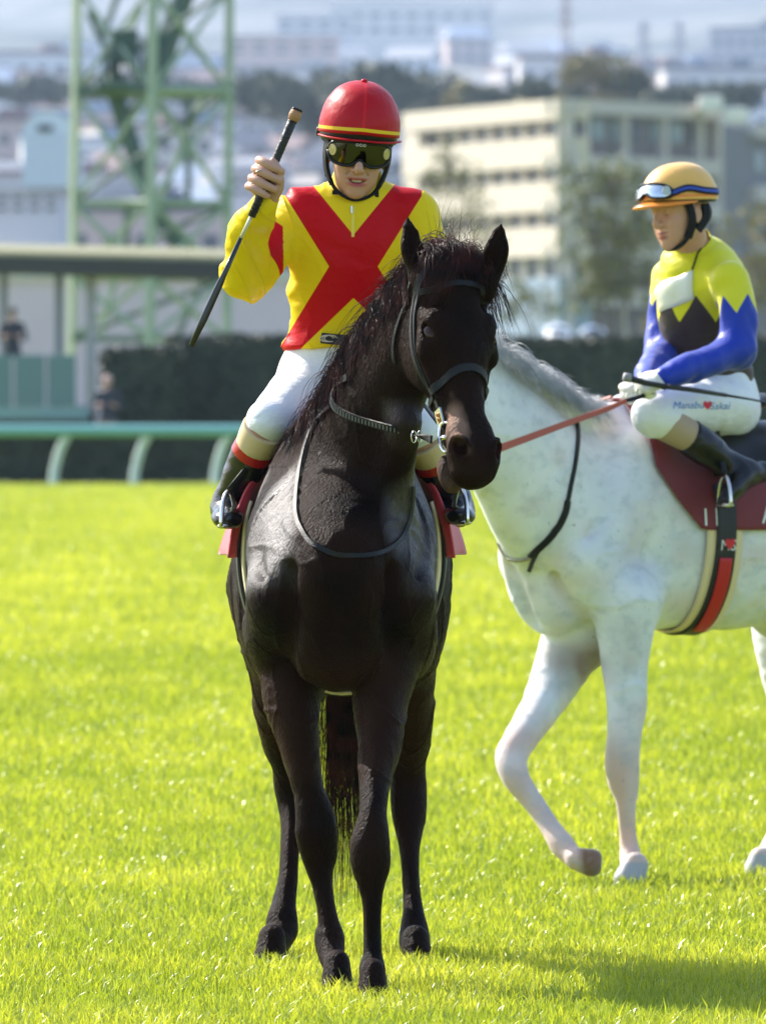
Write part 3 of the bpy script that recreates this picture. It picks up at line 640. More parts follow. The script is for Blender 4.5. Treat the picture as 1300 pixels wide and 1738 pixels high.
M_lf_ol = plain("leaf_olive", (.20,.20,.045), .6, noise=(.8,.7,(.10,.12,.03))); M_lf_dk = plain("leaf_dark", (.11,.13,.08), .7, noise=(.2,.7,(.10,.105,.04))); M_lf_yl = plain("leaf_yellow_olive", (.24,.21,.05), .6, noise=(.8,.6,(.30,.20,.08)))
tree(765,230,600,235,[(735,300,.7,.7),(785,300,.7,.6),(705,350,.8,.7),(760,255,.5,.5),(800,355,.7,.7),(830,400,.6,.6),(750,380,.8,.6)], 1500,.085,M_lf_ol,"sparse bare-branched tree in front of the pale building between the rider and horse's ear",21,bare=True)
tree(1045,290,600,240,[(985,330,.9,.9),(1040,310,.9,.9),(1095,340,.8,.9),(1000,400,1.0,.9),(1070,400,1.0,.9),(1030,470,1.0,.8),(990,500,.7,.6),(1100,480,.7,.8)], 3600,.09,M_lf_ol,"multi-stemmed half-bare olive tree left of the jockey in yellow",22,trunks=4,bare=True)
tree(1285,350,600,250,[(1265,400,.9,.9),(1300,380,.9,.8),(1240,470,.8,.9),(1300,480,1.0,1.0),(1330,430,1,1)], 2200,.09,M_lf_yl,"yellow-brown autumn tree at the right edge behind the jockey in yellow",23,trunks=2,bare=True)
tree(905,440,600,230,[(890,500,.7,.7),(930,520,.5,.5),(870,530,.5,.4)], 1500,.06,M_lf_ol,"small yellow-green shrub tree right of the black horse's ear",24,bare=True)
tree(1160,440,600,236,[(1150,500,.7,.7),(1185,540,.6,.4),(1120,545,.6,.4)], 1400,.06,M_lf_yl,"low yellowish bush behind the yellow jockey's back",25,bare=True)
def nth(i): return f"{i}{'th' if 10 <= i % 100 <= 20 else {1:'st',2:'nd',3:'rd'}.get(i % 10,'th')}"
# ================================================================ buildings and the town on the slopes
def quadbox(m, A, B, z0, z1, depth, out=0.0):
    """wall slab between ground points A and B, pushed 'out' towards the viewer's side"""
    A, B = np.asarray(A[:2], float), np.asarray(B[:2], float); t = unit(B-A); n = V(t[1], -t[0]); n = n if n[1] < 0 else -n
    a, b = A+n*out, B+n*out; c, e = b-n*depth, a-n*depth
    m.add([(*p, z) for z in (z0,z1) for p in (a,b,c,e)], [(0,1,5,4),(1,2,6,5),(2,3,7,6),(3,0,4,7),(4,5,6,7),(3,2,1,0)])
M_cream = plain("wall_cream", (.56,.49,.41), .8); M_lil = plain("wall_grey_lilac", (.50,.45,.43), .8); M_glassd = plain("window_dark", (.06,.07,.085), .25); M_brn = plain("band_brown", (.16,.13,.125), .8)
C0, C1, C2, C3 = P(960,0,520), P(697,0,546), P(1216,0,533), P(1380,0,552)
bl = empty("apartment_building", (C0[0], C0[1], 0), "cream and grey apartment block with long balcony bands behind the bare trees", "building")
zz = lambda py: Z(py, 520)
m = MB(); quadbox(m, C1, C0, 0, zz(185), .2, -.35); m.build("core", M_glassd, bl)
m = MB(); quadbox(m, C0, C2, 0, zz(185), .2, -.35); m.build("core", M_brn, bl)
m = MB(); m.add([(*C0[:2],zz(175)),(*C2[:2],zz(175)),(*C1[:2],zz(175)),(*C0[:2],zz(185)),(*C2[:2],zz(185)),(*C1[:2],zz(185))], [(0,1,2),(5,4,3),(0,3,4,1),(1,4,5,2),(2,5,3,0)]); m.build("flat_roof", M_lil, bl)
for y1, y0 in ((168,202),(231,281),(307,358),(384,434)):
    m = MB(); quadbox(m, C1, C0, zz(y0), zz(y1), 2.2, .6); m.build("balcony_band", M_cream, bl)
m = MB(); quadbox(m, C1, C1+(C0-C1)*.10, 0, zz(205)-.02, 2.2, .5); m.build("end_wall", M_cream, bl)
m = MB(); quadbox(m, C1, C0, 0, zz(470), 2.2, .5); m.build("ground_storey", plain("storey_blue", (.20,.27,.36), .6), bl)
for i in range(9):
    a = C1+(C0-C1)*(i+.6)/9.3; m = MB(); quadbox(m, a, a+(C0-C1)*.035, zz(470), zz(205)-.03, .3, -.1); m.build("pillar", M_cream, bl)
for y1, y0, mm in ((168,192,M_lil),(262,290,M_lil),(338,366,M_lil),(415,440,M_lil),(490,520,M_lil)):
    m = MB(); quadbox(m, C0, C2, zz(y0), zz(y1), 2.0, .5); m.build("floor_band", mm, bl)
for t in (.0,.10,.36,.62,.86,.985):
    a = C0+(C2-C0)*t; m = MB(); quadbox(m, a, a+(C2-C0)*.03, 0, zz(192)-.03, 1.2, .3); m.build("pillar", M_lil, bl)
for k, (y1, y0) in enumerate(((200,234),(292,318),(368,392),(442,468))):
    for i in range(7):
        a = C0+(C2-C0)*(.06+i*.13); m = MB(); quadbox(m, a, a+(C2-C0)*.075, zz(y0), zz(y1), .2, -.22); m.build("window", plain("window_pale", (.22,.28,.32), .25) if (i+k) % 3 else M_glassd, bl)
wg = empty("apartment_wing", (C2[0], C2[1], 0), "darker recessed block right of the apartment building with a pale roof box", "building")
A_, B_ = C2+V(.6,3,0), C3
m = MB(); quadbox(m, A_, B_, 0, zz(200), 12, 0); m.build("wall", plain("wall_slate", (.17,.17,.19), .8), wg)
for y1, y0 in ((192,216),(300,330),(400,425)):
    m = MB(); quadbox(m, A_+(B_-A_)*.25, B_, zz(y0), zz(y1), 2, .7); m.build("floor_band", M_lil, wg)
for i in range(3):
    for y in (240,350,450):
        a = A_+(B_-A_)*(.32+.2*i); m = MB(); quadbox(m, a, a+(B_-A_)*.10, zz(y+34), zz(y), .4, .1); m.build("window", bpy.data.materials["window_pale"], wg)
for (px, py) in ((1205,176),(1248,196)):
    m = MB(); m.box(P(px,py,530), (1.5,1.5,1.0)); bevel(m.build("roof_box", plain("roof_box_white", (.75,.73,.68), .5), wg), .1)
# white car on a raised road behind the hedge
tr_ = MB(); tr_.box((13,420,1.9), (26,60,3.8)); tag(tr_.build("road_embankment", plain("asphalt", (.06,.06,.065), .9)), kind="structure")
def car(cx, d, z, col, label, rot=0):
    root = empty("parked_car", (cx, d, z), label, "car"); F = Field((cx-1.1,d-2.4,z), (cx+1.1,d+2.4,z+1.7), .06)
    F.tube([V(cx,d-1.9,z+.62),V(cx,d,z+.66),V(cx,d+1.9,z+.64)], [(.78,.36),(.86,.40),(.80,.38)], side=V(1,0,0), k=0); F.tube([V(cx,d-.9,z+1.0),V(cx,d+.2,z+1.08),V(cx,d+1.4,z+1.0)], [(.58,.30),(.66,.42),(.60,.34)], side=V(1,0,0), k=.15)
    v, q = F.mesh("c", 2); link("body", mesh_np("body", v, q), plain("car_paint", col, .25, coat=1), root)
    m = MB(); m.ball((cx,d-.95,z+1.12), (.52,.25,.24), 14, 8); m.build("windscreen", M_glassd, root, smooth=True)
    for sx in (-.8,.8):
        for sy in (-1.35,1.35):
            m = MB(); m.tube([V(cx+sx-.1,d+sy,z+.33),V(cx+sx+.1,d+sy,z+.33)], .33, n=16); m.build("wheel", M_blkfab_(), root)
    for sx in (-.55,.55): m = MB(); m.ball((cx+sx,d-2.22,z+.72), (.16,.10,.09), 10, 6); m.build("headlight", plain("headlight_glass", (.8,.8,.8), .1), root, smooth=True)
_bf = []
def M_blkfab_():
    if not _bf: _bf.append(plain("tyre", (.02,.02,.02), .8))
    return _bf[0]
car(X(947,405), 405, 3.8, (.80,.80,.80), "white car parked above the hedge below the grey building")
car(X(1005,412), 412, 3.8, (.10,.14,.22), "dark blue car parked beside the white car above the hedge")
# woods behind the roofs, with their own crowns
rr = np.random.RandomState(5)
def wood(px, py, d, rx, rz, seed, material, label, group):
    c = [(px+rr.normal(0,rx*.35)*FPX/d, py+rr.normal(0,rz*.25)*FPX/d, rx*(.5+.3*rr.rand()), rz*(.5+.25*rr.rand())) for _ in range(5)]
    tree(px, py, py+rz*1.4*FPX/d, d, c, 800, rx*.14, material, label, seed, group=group)
for i, (px, py, rx, rz, m_, lab) in enumerate(((1005,125,1.7,1.5,M_lf_yl,"round olive-brown tree rising highest behind the apartment roof"),(1068,140,1.5,1.0,M_lf_dk,"dark tree right of the round olive one behind the apartment roof"),(912,150,1.5,.9,M_lf_dk,"dark green tree behind the left part of the apartment roof"),
        )): wood(px, py, 640, rx*1.4, rz*1.4, 40+i, m_, lab, None)
for i in range(16):
    px = 425+i*21+rr.normal(0,3); wood(px, 165+rr.normal(0,12)+abs(px-590)*.02, 760+rr.rand()*40, 3.0, 2.6, 60+i, M_lf_dk, f"dark green tree, {nth(i+1)} from the left in the wooded strip behind the red helmet", "trees in the strip behind the red helmet")
for i in range(12):
    px = 790+i*42+rr.normal(0,6); wood(px, 168+rr.normal(0,6), 700+rr.rand()*40, 2.4, 1.6, 90+i, M_lf_yl if i % 3 == 0 else M_lf_dk, f"small tree, {nth(i+1)} from the left in the low row behind the apartment roof", "trees in the row behind the apartment roof")
for i in range(9):
    px = 10+i*48+rr.normal(0,8); wood(px, 152+rr.normal(0,7), 1100, 4.0, 1.6, 120+i, M_lf_dk, f"hazy dark tree, {nth(i+1)} from the left in the band above the left roofs", "trees in the band above the left roofs")
# hall with an arched roof
def hall(px, d, w, h):
    x = X(px, d); z = Z(268, d); root = empty("arched_hall", (x, d, z), "white hall with a rounded roof and a dark vent at the left behind the tower", "building")
    m = MB(); pts = [(x+w/2*math.cos(t), z+h*.55+h*.5*math.sin(t)) for t in np.linspace(0, math.pi, 15)]
    for i in range(14): m.add([(pts[i][0],d,pts[i][1]),(pts[i+1][0],d,pts[i+1][1]),(pts[i+1][0],d+18,pts[i+1][1]),(pts[i][0],d+18,pts[i][1])], [(0,1,2,3)])
    m.add([(p[0],d+.1,p[1]) for p in pts], [tuple(range(15))]); m.build("roof", plain("hall_white", (.70,.76,.86), .5), root)
    m = MB(); m.box((x,d+9,z-1+h*.27), (w,18,h*.6+2)); m.build("wall", plain("hall_wall", (.62,.68,.78), .6), root)
    m = MB(); m.box((x-.2,d-.05,z+h*.66), (w*.3,.2,.45)); m.build("vent", M_dark, root)
hall(82, 600, 3.6, 3.2)
# houses
walls = [((.66,.62,.58),"cream"),((.74,.74,.76),"white"),((.50,.46,.46),"grey"),((.56,.44,.40),"pinkish")]; roofs = [((.10,.11,.14),"slate"),((.20,.13,.12),"brown"),((.26,.32,.42),"blue"),((.36,.36,.38),"light grey")]
protos = {}
def house_proto(wi, ri, kind):
    root = empty("house", (0,0,0)); h = 5.6 if kind < 2 else 9.5; w = 9 if kind < 2 else 16
    m = MB(); m.box((0,0,h/2-2), (w,8,h+4)); wall = m
    m = MB()
    if kind == 2: m.box((0,0,h+.25), (w+.5,8.5,.5)); m.box((w*.2,0,h+1.0), (3,3,1.2))
    else: m.add([(-w/2-.5,-4.5,h-.1),(w/2+.5,-4.5,h-.1),(w/2+.5,4.5,h-.1),(-w/2-.5,4.5,h-.1),(-w/2+(1.5 if kind else 0)-.3,0,h+2.3),(w/2-(1.5 if kind else 0)+.3,0,h+2.3)], [(0,1,5,4),(2,3,4,5),(1,2,5),(3,0,4),(3,2,1,0)])
    m.build("roof", mr_[ri], root)
    m = wall; nf = len(m.f)
    for lv in range(2 if kind < 2 else 3):
        for k in range(3 if kind < 2 else 6):
            xx = -w/2+w*(k+.5)/(3 if kind < 2 else 6); m.box((xx,-4.02,1.5+lv*2.9), (1.3,.08,1.2)); m.box((xx,4.02,1.5+lv*2.9), (1.3,.08,1.2))
    o_ = m.build("wall", [mw[wi], M_glassd], root); o_.data.polygons.foreach_set("material_index", np.array([0]*nf+[1]*(len(o_.data.polygons)-nf), np.int32)); return root
mw = [plain("house_wall_"+n.replace(" ","_"), c, .8) for c, n in walls]; mr_ = [plain("house_roof_"+n.replace(" ","_"), c, .6) for c, n in roofs]
rr = np.random.RandomState(12); cnt = 0
rows = {}
def put_house(px, d, sc=1.0, row=0, wi=None, ri=None, kind=None):
    global cnt
    wi = rr.randint(4) if wi is None else wi; ri = rr.randint(4) if ri is None else ri; kind = rr.choice(3, p=[.45,.35,.2]) if kind is None else kind
    x = X(px, d); z = float(gz(np.array([x]), np.array([d]))[0]); key = (wi, ri, kind)
    if key not in protos: protos[key] = house_proto(*key); o = protos[key]
    else:
        src = protos[key]; o = src.copy(); scene.collection.objects.link(o)
        for ch in src.children:
            c = ch.copy(); scene.collection.objects.link(c); c.parent = o; c.matrix_parent_inverse = Matrix.Identity(4)
    o.location = (x, d, z); o.rotation_euler = (0,0,rr.uniform(-.5,.5)); o.scale = (sc, sc, sc*rr.uniform(.85,1.15))
    wn_, rn = walls[wi][1], roofs[ri][1]; kd = ("gabled house","hipped house","flat-topped block")[kind]
    tag(o, None, "house", "houses of the town on the slope"); rows.setdefault(row, []).append((px, o, f"{wn_} {kd}, {rn} roof")); cnt += 1
for ring, (da, db, n) in enumerate(((620,800,30),(800,1000,34),(1000,1300,42),(1300,1700,44),(1700,2300,50),(2300,3200,50))):
    for i in range(n):
        put_house(-60+1420*(i+rr.rand())/n, rr.uniform(da, db), 1.0 if ring < 4 else 1.7, ring)
for r_, L_ in rows.items():
    for i, (_, o, t) in enumerate(sorted(L_, key=lambda q: q[0])): o["label"] = f"{t}, {nth(i+1)} from left in the {('lowest','second lowest','third lowest','third highest','second highest','highest')[r_]} town row"
def bigblock(px0, px1, py0, py1, d, col, label, name="long_building"):
    x0, x1 = X(px0,d), X(px1,d); z0, z1 = Z(py1,d), Z(py0,d); root = empty(name, ((x0+x1)/2,d,z0), label, "building")
    m = MB(); m.box(((x0+x1)/2,d,(z0+z1)/2-4), (x1-x0,20,z1-z0+8)); m.build("wall", plain(name+"_wall", col, .8), root)
    m = MB(); m.box(((x0+x1)/2,d,z1+.4), (x1-x0+1,21,.8)); m.build("roof", plain(name+"_roof", tuple(c*.9 for c in col), .8), root)
    n = min(13, max(4, int((x1-x0)/6)))
    for lv in range(2):
        for k in range(n): m = MB(); m.box((x0+(x1-x0)*(k+.5)/n, d-10.1, z0+(z1-z0)*(.3+.4*lv)), ((x1-x0)/n*.6,.2,(z1-z0)*.14)); m.build("window", M_glassd, root)
bigblock(560,838,12,70,3000,(.78,.75,.72),"long white institute high on the hillside above the helmet","long_building")
bigblock(470,600,30,60,2900,(.70,.68,.68),"lower white wing left of the long institute on the hillside","long_building")
bigblock(385,575,68,98,2400,(.70,.52,.46),"long pinkish building on the slope left of the red helmet","long_building")
bigblock(0,110,330,372,640,(.62,.60,.64),"wide pale low building at the left edge above the shelter","low_building")
bigblock(395,480,300,345,700,(.62,.60,.66),"pale low building between the tower and the raised hand","low_building")
# masts and pylons
def pylon(px, py0, py1, d, w, col, label, name="pylon"):
    x = X(px,d); z0, z1 = Z(py1,d)-20, Z(py0,d); root = empty(name, (x,d,z0), label, "pylon"); mm = plain(name+"_steel", col, .6)
    L_ = [(V(x+sx*w,d+sy*w,z0), V(x+sx*w*.15,d+sy*w*.15,z1)) for sx, sy in ((-1,-1),(1,-1),(1,1),(-1,1))]
    for a, b in L_: m = MB(); m.tube([a,b], .22*w/3, n=4); m.build("leg", mm, root)
    m = MB()
    for k in range(9):
        t0, t1 = k/9, (k+1)/9
        for i in range(4): a, b = L_[i], L_[(i+1)%4]; m.tube([a[0]+(a[1]-a[0])*t0, b[0]+(b[1]-b[0])*t1], .12*w/3, n=4)
    m.build("bracing", mm, root)
    m = MB()
    for k in (.80,.88,.95): zc = z0+(z1-z0)*k; m.box((x,d,zc), (w*3.2*(1.4-k),.4,.4))
    m.build("cross_arms", mm, root)
pylon(960,-20,95,1500,1.6,(.34,.16,.14),"tall reddish mast rising from the town at the top right","mast")
pylon(1092,35,140,2000,2.6,(.22,.24,.30),"left one of two grey power pylons on the slope at the top right")
pylon(1152,35,135,2050,2.6,(.22,.24,.30),"right one of two grey power pylons on the slope at the top right")
# people by the rail
def small_person(px, py_top, d, h, cols, label, seat=0):
    z = Z(py_top, d)-h; x = X(px, d); F = Field((x-.45,d-.4,z), (x+.45,d+.4,z+h+.05), .018); p = lambda a,b,c: V(x+a,d+b,z+c*h/1.75)
    for s in (-1,1):
        F.tube([p(.10*s,0,.90),p(.12*s,-.03,.50),p(.12*s,0,.08)], [.085,.06,.045], k=.03); F.tube([p(.12*s,.03,.04),p(.13*s,-.14,.03)], [.04,.035], k=.03)
        F.tube([p(.19*s,0,1.42),p(.27*s,-.02,1.14),p(.14*s,-.24,1.18)], [.055,.045,.035], k=.03); F.ell(p(.10*s,-.29,1.19), (.04,.05,.035), None, .02)
    F.tube([p(0,0,.88),p(0,0,1.15),p(0,0,1.42)], [(.15,.11),(.15,.11),(.17,.10)], k=.05); F.tube([p(0,0,1.45),p(0,-.01,1.56)], [.055,.055], k=.03); F.ell(p(0,-.01,1.645), (.078,.095,.11), None, .02); F.ell(p(0,-.11,1.63), (.012,.02,.02), None, .01)
    v, q = F.mesh("p", 1); me = mesh_np("person", v, q); set_attr(me, "coat", v[:,2]-(z+.86*h/1.75)); set_attr(me, "head", v[:,2]-(z+1.50*h/1.75)+np.where((v[:,1] < d-.20) & (v[:,2] > z+1.0), 1, 0))
    o = link("person", me, mat("clothes", cols[1], .8, attr=[("coat", cols[0], .005), ("head", (.45,.27,.2), .005)])); tag(o, label, "person")
    F = Field((x-.16,d-.18,z+1.58*h/1.75), (x+.16,d+.16,z+h+.06), .01); F.ell(p(0,.005,1.70), (.092,.112,.085), None, 0); F.plane(p(0,0,1.665), V(0,0,-1)); F.tube([p(0,-.05,1.672),p(0,-.15,1.662)], [(.07,.008),(.05,.006)], side=V(1,0,0), k=.01)
    v, q = F.mesh("h", 1); link("cap" if len(cols) > 2 else "hair", mesh_np("cap", v, q), plain("cap_cloth", cols[2] if len(cols) > 2 else (.02,.018,.016), .8), o); return o
small_person(22, 524, 170.5, 1.75, ((.03,.03,.04),(.03,.03,.035)), "dark-clothed spectator standing on the platform behind the teal boards")
small_person(183, 640, 166, 1.72, ((.035,.04,.06),(.28,.20,.14),(.62,.42,.38)), "person in a pale pink cap and navy coat standing by the concrete pier")
st_ = MB(); st_.box((X(183,166), 166, (Z(640,166)-1.72)/2), (1.6,1.0,Z(640,166)-1.72)); tag(st_.build("concrete_step", M_conc), "low concrete step under the person in the pink cap", "step")
# ================================================================ white horse, walking towards the left
TH = R(33); FW = V(-math.cos(TH), -math.sin(TH), 0); OW = V((1075-CX)/FPX*28.2, 28.2, 0); LW = np.cross(V(0,0,1), FW)
HW = HFrame(P(668,560,27.35), unit(V(-.10,-.16,-.58)), V(-.80,-.60,0))
def leg2(F, rows, k=.035, side=None):
    """rows: (px, py, d, half width px across the leg, radius towards the viewer)"""
    pts = [P(r[0], r[1], r[2]) for r in rows]; rad = [(r[3]/FPX*r[2], r[4]) for r in rows]
    T = unit(pts[-1]-pts[0]); F.tube(pts, rad, side=[unit(np.cross(unit(pts[min(i+1,len(pts)-1)]-pts[max(i-1,0)]), V(0,1,0))) for i in range(len(pts))], k=k)
def build_white():
    F = Field((-.20,27.0,-.01), (2.25,29.6,2.02), .0085)
    p, L = torso(F, OW, FW, fs=.74)
    nk = [(928,845,27.92,.15,.25),(898,805,27.84,.135,.235),(850,740,27.72,.11,.205),(790,680,27.6,.09,.17),(735,625,27.5,.078,.145),(700,590,27.42,.068,.12)]
    pts = [P(a,b,d) for a,b,d,_,_ in nk]; T = unit(pts[-1]-pts[0]); D = unit(V(0,0,1)-T*T[2]); sd = np.cross(T, D)
    F.tube(pts, [(u,v) for *_,u,v in nk], side=sd, k=.07)
    F.tube([P(1040,712,28.15),P(975,700,28.0),P(905,660,27.88),P(850,630,27.76),P(780,590,27.6)], [.05,.045,.04,.034,.03], k=.05)
    # near fore, standing
    leg2(F, [(1062,1020,27.95,62,.12),(1060,1080,27.95,48,.10),(1060,1135,27.95,40,.085),(1062,1179,27.94,35,.070),(1061,1217,27.93,31,.060),(1058,1254,27.92,28.5,.052),(1055,1291,27.91,29.5,.046),
        (1057,1321,27.91,27.5,.044),(1061,1347,27.91,21,.036),(1062,1368,27.91,16.5,.030),(1064,1404,27.92,14.5,.028),(1067,1434,27.92,16,.032),(1069,1452,27.91,18.5,.038),(1069.5,1466,27.88,18,.034),(1070,1478,27.85,20,.036)])
    hoof(F, P(1071,1501,27.80), FW, .050, .065)
    # off fore, lifted
    leg2(F, [(985,1075,28.12,66,.10),(962,1110,28.12,53,.09),(935,1170,28.06,41,.075),(905,1222,27.92,31,.060),(880,1260,27.80,27,.050),(867,1287,27.74,27.5,.046),(874,1318,27.70,23.5,.042),(893,1346,27.68,19,.034),
        (912,1372,27.66,17,.028),(932,1402,27.62,16.5,.028),(949,1428,27.58,20,.034),(960,1443,27.56,19.5,.034),(968,1451,27.54,17,.030),(977,1458,27.52,17,.032)])
    F.tube([P(978,1458,27.52),P(1002,1464,27.52)], [(.036,.034),(.048,.045)], side=V(0,1,0), k=.010)
    F.ell(P(1028,1468,27.52), (.020,.036,.036), None, .008, 's')
    # off hind, stepping under
    leg2(F, [(1352,1020,28.95,80,.16),(1330,1080,28.9,56,.13),(1334,1150,28.9,43,.095),(1345,1215,28.92,33,.07),(1357,1265,28.95,28,.06),(1362,1300,28.95,26,.052),(1350,1335,28.92,20,.042),(1332,1375,28.88,16,.034),
        (1314,1420,28.8,16.5,.034),(1303,1450,28.7,19,.038),(1296,1470,28.5,17,.034)])
    hoof(F, P(1284,1500,28.3), FW, .052)
    # near hind, outside the frame
    leg2(F, [(1500,1020,28.65,95,.18),(1490,1090,28.62,66,.13),(1500,1160,28.65,48,.095),(1518,1230,28.7,34,.072),(1530,1285,28.75,29,.06),(1530,1320,28.75,25,.052),(1524,1370,28.72,17,.036),(1518,1430,28.68,15,.034),
        (1508,1465,28.62,20,.040),(1500,1485,28.56,17,.034)])
    hoof(F, P(1488,1510,28.50), FW, .052)
    ax = -HW.A
    horse_head(F, HW, [(HW.p(.01,-.06,.05),HW.p(-.06,-.05,.065),HW.p(-.15,-.05,.07), HW.N),(HW.p(.01,-.06,-.05),HW.p(-.06,-.05,-.065),HW.p(-.15,-.05,-.07), HW.N)])
    # grooves between the shoulder, arm and breast muscles
    v, q = F.mesh("white", 1); n = vnormals(v, q)
    wp = v+np.stack([vnoise(v,5),vnoise(v+3,5),vnoise(v+7,5)],1)*.03
    legm = np.clip((v[:,2]-.3)/.4, .3, 1)
    v = v+n*((vnoise(v,(6,6,4))*.008+np.exp(-(vnoise(wp,(8,8,5))/.07)**2)*.0034+vnoise(v,14)*.0020)*legm)[:,None]
    me = mesh_np("white_horse", v, q)
    # pink skin under thin hair on the lower legs, brown hoof, grey joints
    z = v[:,2]; pink = np.clip((.62-z)/.25, 0, 1)+vnoise(v,12)*.4
    set_attr(me, "pink", pink-.45)
    set_attr(me, "sole", np.where((v[:,2] < .30) & (v[:,1] < 27.66) & (v[:,0] < .76), v[:,0]-P(984,0,27.52)[0], -.05)+vnoise(v,30)*.004)
    set_attr(me, "patch", .032-np.linalg.norm((v-P(920,1243,27.97))*V(1,.8,.62), axis=1)+vnoise(v,40)*.006)
    ax0 = P(1002,1128,28.1); set_attr(me, "pit", .10-np.linalg.norm((v-ax0)*V(.8,.5,1.3), axis=1)+vnoise(v,22)*.03)
    set_attr(me, "hoof", np.where(v[:,1] > 27.66, .072-z, -.05)+vnoise(v,30)*.004)
    return me, v, q
def M_white():
    m = mat("white_horse_coat", (.80,.81,.82), .55, attr=[("pink",(.64,.45,.37),.5),("pit",(.33,.25,.22),.06),("patch",(.16,.13,.11),.006),("sole",(.20,.095,.045),.012),("hoof",(.40,.39,.40),.006)], bump=(90,.25,(1,1,.4),.004), sheen=.3, spec=.3)
    nt = m.node_tree; N = nt.nodes; Lk = nt.links; b = N["Principled BSDF"]; src = b.inputs["Base Color"].links[0].from_socket
    tc = N.new("ShaderNodeTexCoord")
    for sc_, lo, hi, amt, col, st in ((5,.42,.66,.32,(.40,.46,.50),(1,1,1)),(18,.50,.68,.34,(.34,.40,.44),(1,1,1.4)),(85,.66,.76,.7,(.20,.21,.22),(1,1,.7))):
        mp = N.new("ShaderNodeMapping"); mp.inputs["Scale"].default_value = st; Lk.new(tc.outputs["Object"], mp.inputs[0])
        t = N.new("ShaderNodeTexNoise"); t.inputs["Scale"].default_value = sc_; t.inputs["Detail"].default_value = 4; Lk.new(mp.outputs[0], t.inputs["Vector"])
        mr = N.new("ShaderNodeMapRange"); mr.inputs[1].default_value = lo; mr.inputs[2].default_value = hi; mr.inputs[4].default_value = amt; Lk.new(t.outputs[0], mr.inputs[0])
        mx = N.new("ShaderNodeMix"); mx.data_type = 'RGBA'; Lk.new(mr.outputs[0], mx.inputs[0]); Lk.new(src, mx.inputs[6]); mx.inputs[7].default_value = (*col, 1); src = mx.outputs[2]
    Lk.new(src, b.inputs["Base Color"]); return m
me_w, vW, qW = build_white()
white = link("horse", me_w, M_white()); tag(white, "white grey-flecked horse walking left with one foreleg lifted", "horse")
bvhW = bvh_of(vW, qW); horse_eyes(HW, white, M_eye)
# ================================================================ people
class PF:                                            # person's head frame: f forward, l left, u up
    def __init__(s, o, f, u): s.o = np.asarray(o, float); s.f = unit(f); s.u = unit(np.asarray(u)-s.f*np.dot(u, s.f)); s.l = np.cross(s.u, s.f); s.M = np.stack([s.f, s.l, s.u], 1)
    def p(s, a, b, c): return s.o+s.f*a+s.l*b+s.u*c
def person_head(F, H, smile=0, closed=False):
    e = lambda a,b,c,r,k=.02,op='u',Rm=None: F.ell(H.p(a,b,c), r, H.M if Rm is None else H.M@Rm, k, op)
    e(-.010,0,.030,(.098,.078,.088),.02); e(.030,0,-.030,(.062,.062,.080),.03)
    e(.040,0,-.073,(.045,.042,.034),.03); e(.070,0,-.098,(.022,.023,.018),.02); e(.052,0,.030,(.040,.055,.035),.03)
    for s in (-1,1):
        e(.060,.036*s,-.028,(.026,.024,.022),.02)             # cheekbone
        e(.058,.030*s,-.058,(.024,.020,.024),.02)
        F.tube([H.p(.083,.012*s,.026),H.p(.083,.032*s,.029),H.p(.068,.050*s,.022)], [.006,.007,.005], k=.012)   # brow
        e(.092,.032*s,.006,(.018,.017,.011),.012,'s')         # socket
        e(.071,.032*s,.005,(.0135,.0145,.0135),.003)
        F.ell(H.p(-.008,.079*s,-.012), (.019,.009,.032), H.M, .008); F.ell(H.p(-.004,.088*s,-.010), (.010,.006,.020), H.M, .006, 's')
    F.tube([H.p(.083,0,.020),H.p(.098,0,.000),H.p(.112,0,-.024),H.p(.106,0,-.034)], [.0075,.0090,.0125,.010], k=.010)
    for s in (-1,1): e(.094,.012*s,-.031,(.013,.009,.008),.006); e(.103,.007*s,-.040,(.006,.004,.004),.003,'s')
    w = .034 if smile else .022
    F.tube([H.p(.070,-w,-.056+smile*.011),H.p(.087,-.010,-.0575),H.p(.090,0,-.0595),H.p(.087,.010,-.0575),H.p(.070,w,-.056+smile*.011)], [.004,.006,.0055,.006,.004], k=.008)
    F.tube([H.p(.069,-w+.001,-.060+smile*.014),H.p(.085,-.013,-.069-smile*.004),H.p(.088,0,-.0715-smile*.006),H.p(.085,.013,-.069-smile*.004),H.p(.069,w-.001,-.060+smile*.014)], [.004,.0065,.007,.0065,.004], k=.008)
    if smile: (e(.090,0,-.0660,(.016,.014,.0048),.004,'s'), e(.084,.015,-.0628,(.012,.009,.0028),.004,'s'), e(.084,-.015,-.0628,(.012,.009,.0028),.004,'s'))
    else: e(.090,0,-.0650,(.014,.018,.0014),.003,'s')
    for s in (-1,1):                                          # smile folds
        F.tube([H.p(.090,.020*s,-.036),H.p(.080,.034*s,-.052),H.p(.068,.036*s,-.068)], [.0015,.0022,.0015], k=.006, op='s')
def skin_attrs(me, v, H):
    q = (v-H.o)@H.M
    up = 1-np.linalg.norm((q-V(.088,0,-.0575))/V(.018,.030,.0055), axis=1); lo = 1-np.linalg.norm((q-V(.087,0,-.0720))/V(.016,.026,.0085), axis=1)
    set_attr(me, "lips", np.maximum(up, lo))
    br = np.maximum(1-np.linalg.norm((q-V(.080,.033,.032))/V(.022,.021,.0050), axis=1), 1-np.linalg.norm((q-V(.080,-.033,.032))/V(.022,.021,.0050), axis=1))
    set_attr(me, "brows", br)
    ld = np.maximum(1-np.linalg.norm((q-V(.083,.033,.0015))/V(.010,.015,.0022), axis=1), 1-np.linalg.norm((q-V(.083,-.033,.0015))/V(.010,.015,.0022), axis=1))
    set_attr(me, "lashes", ld)
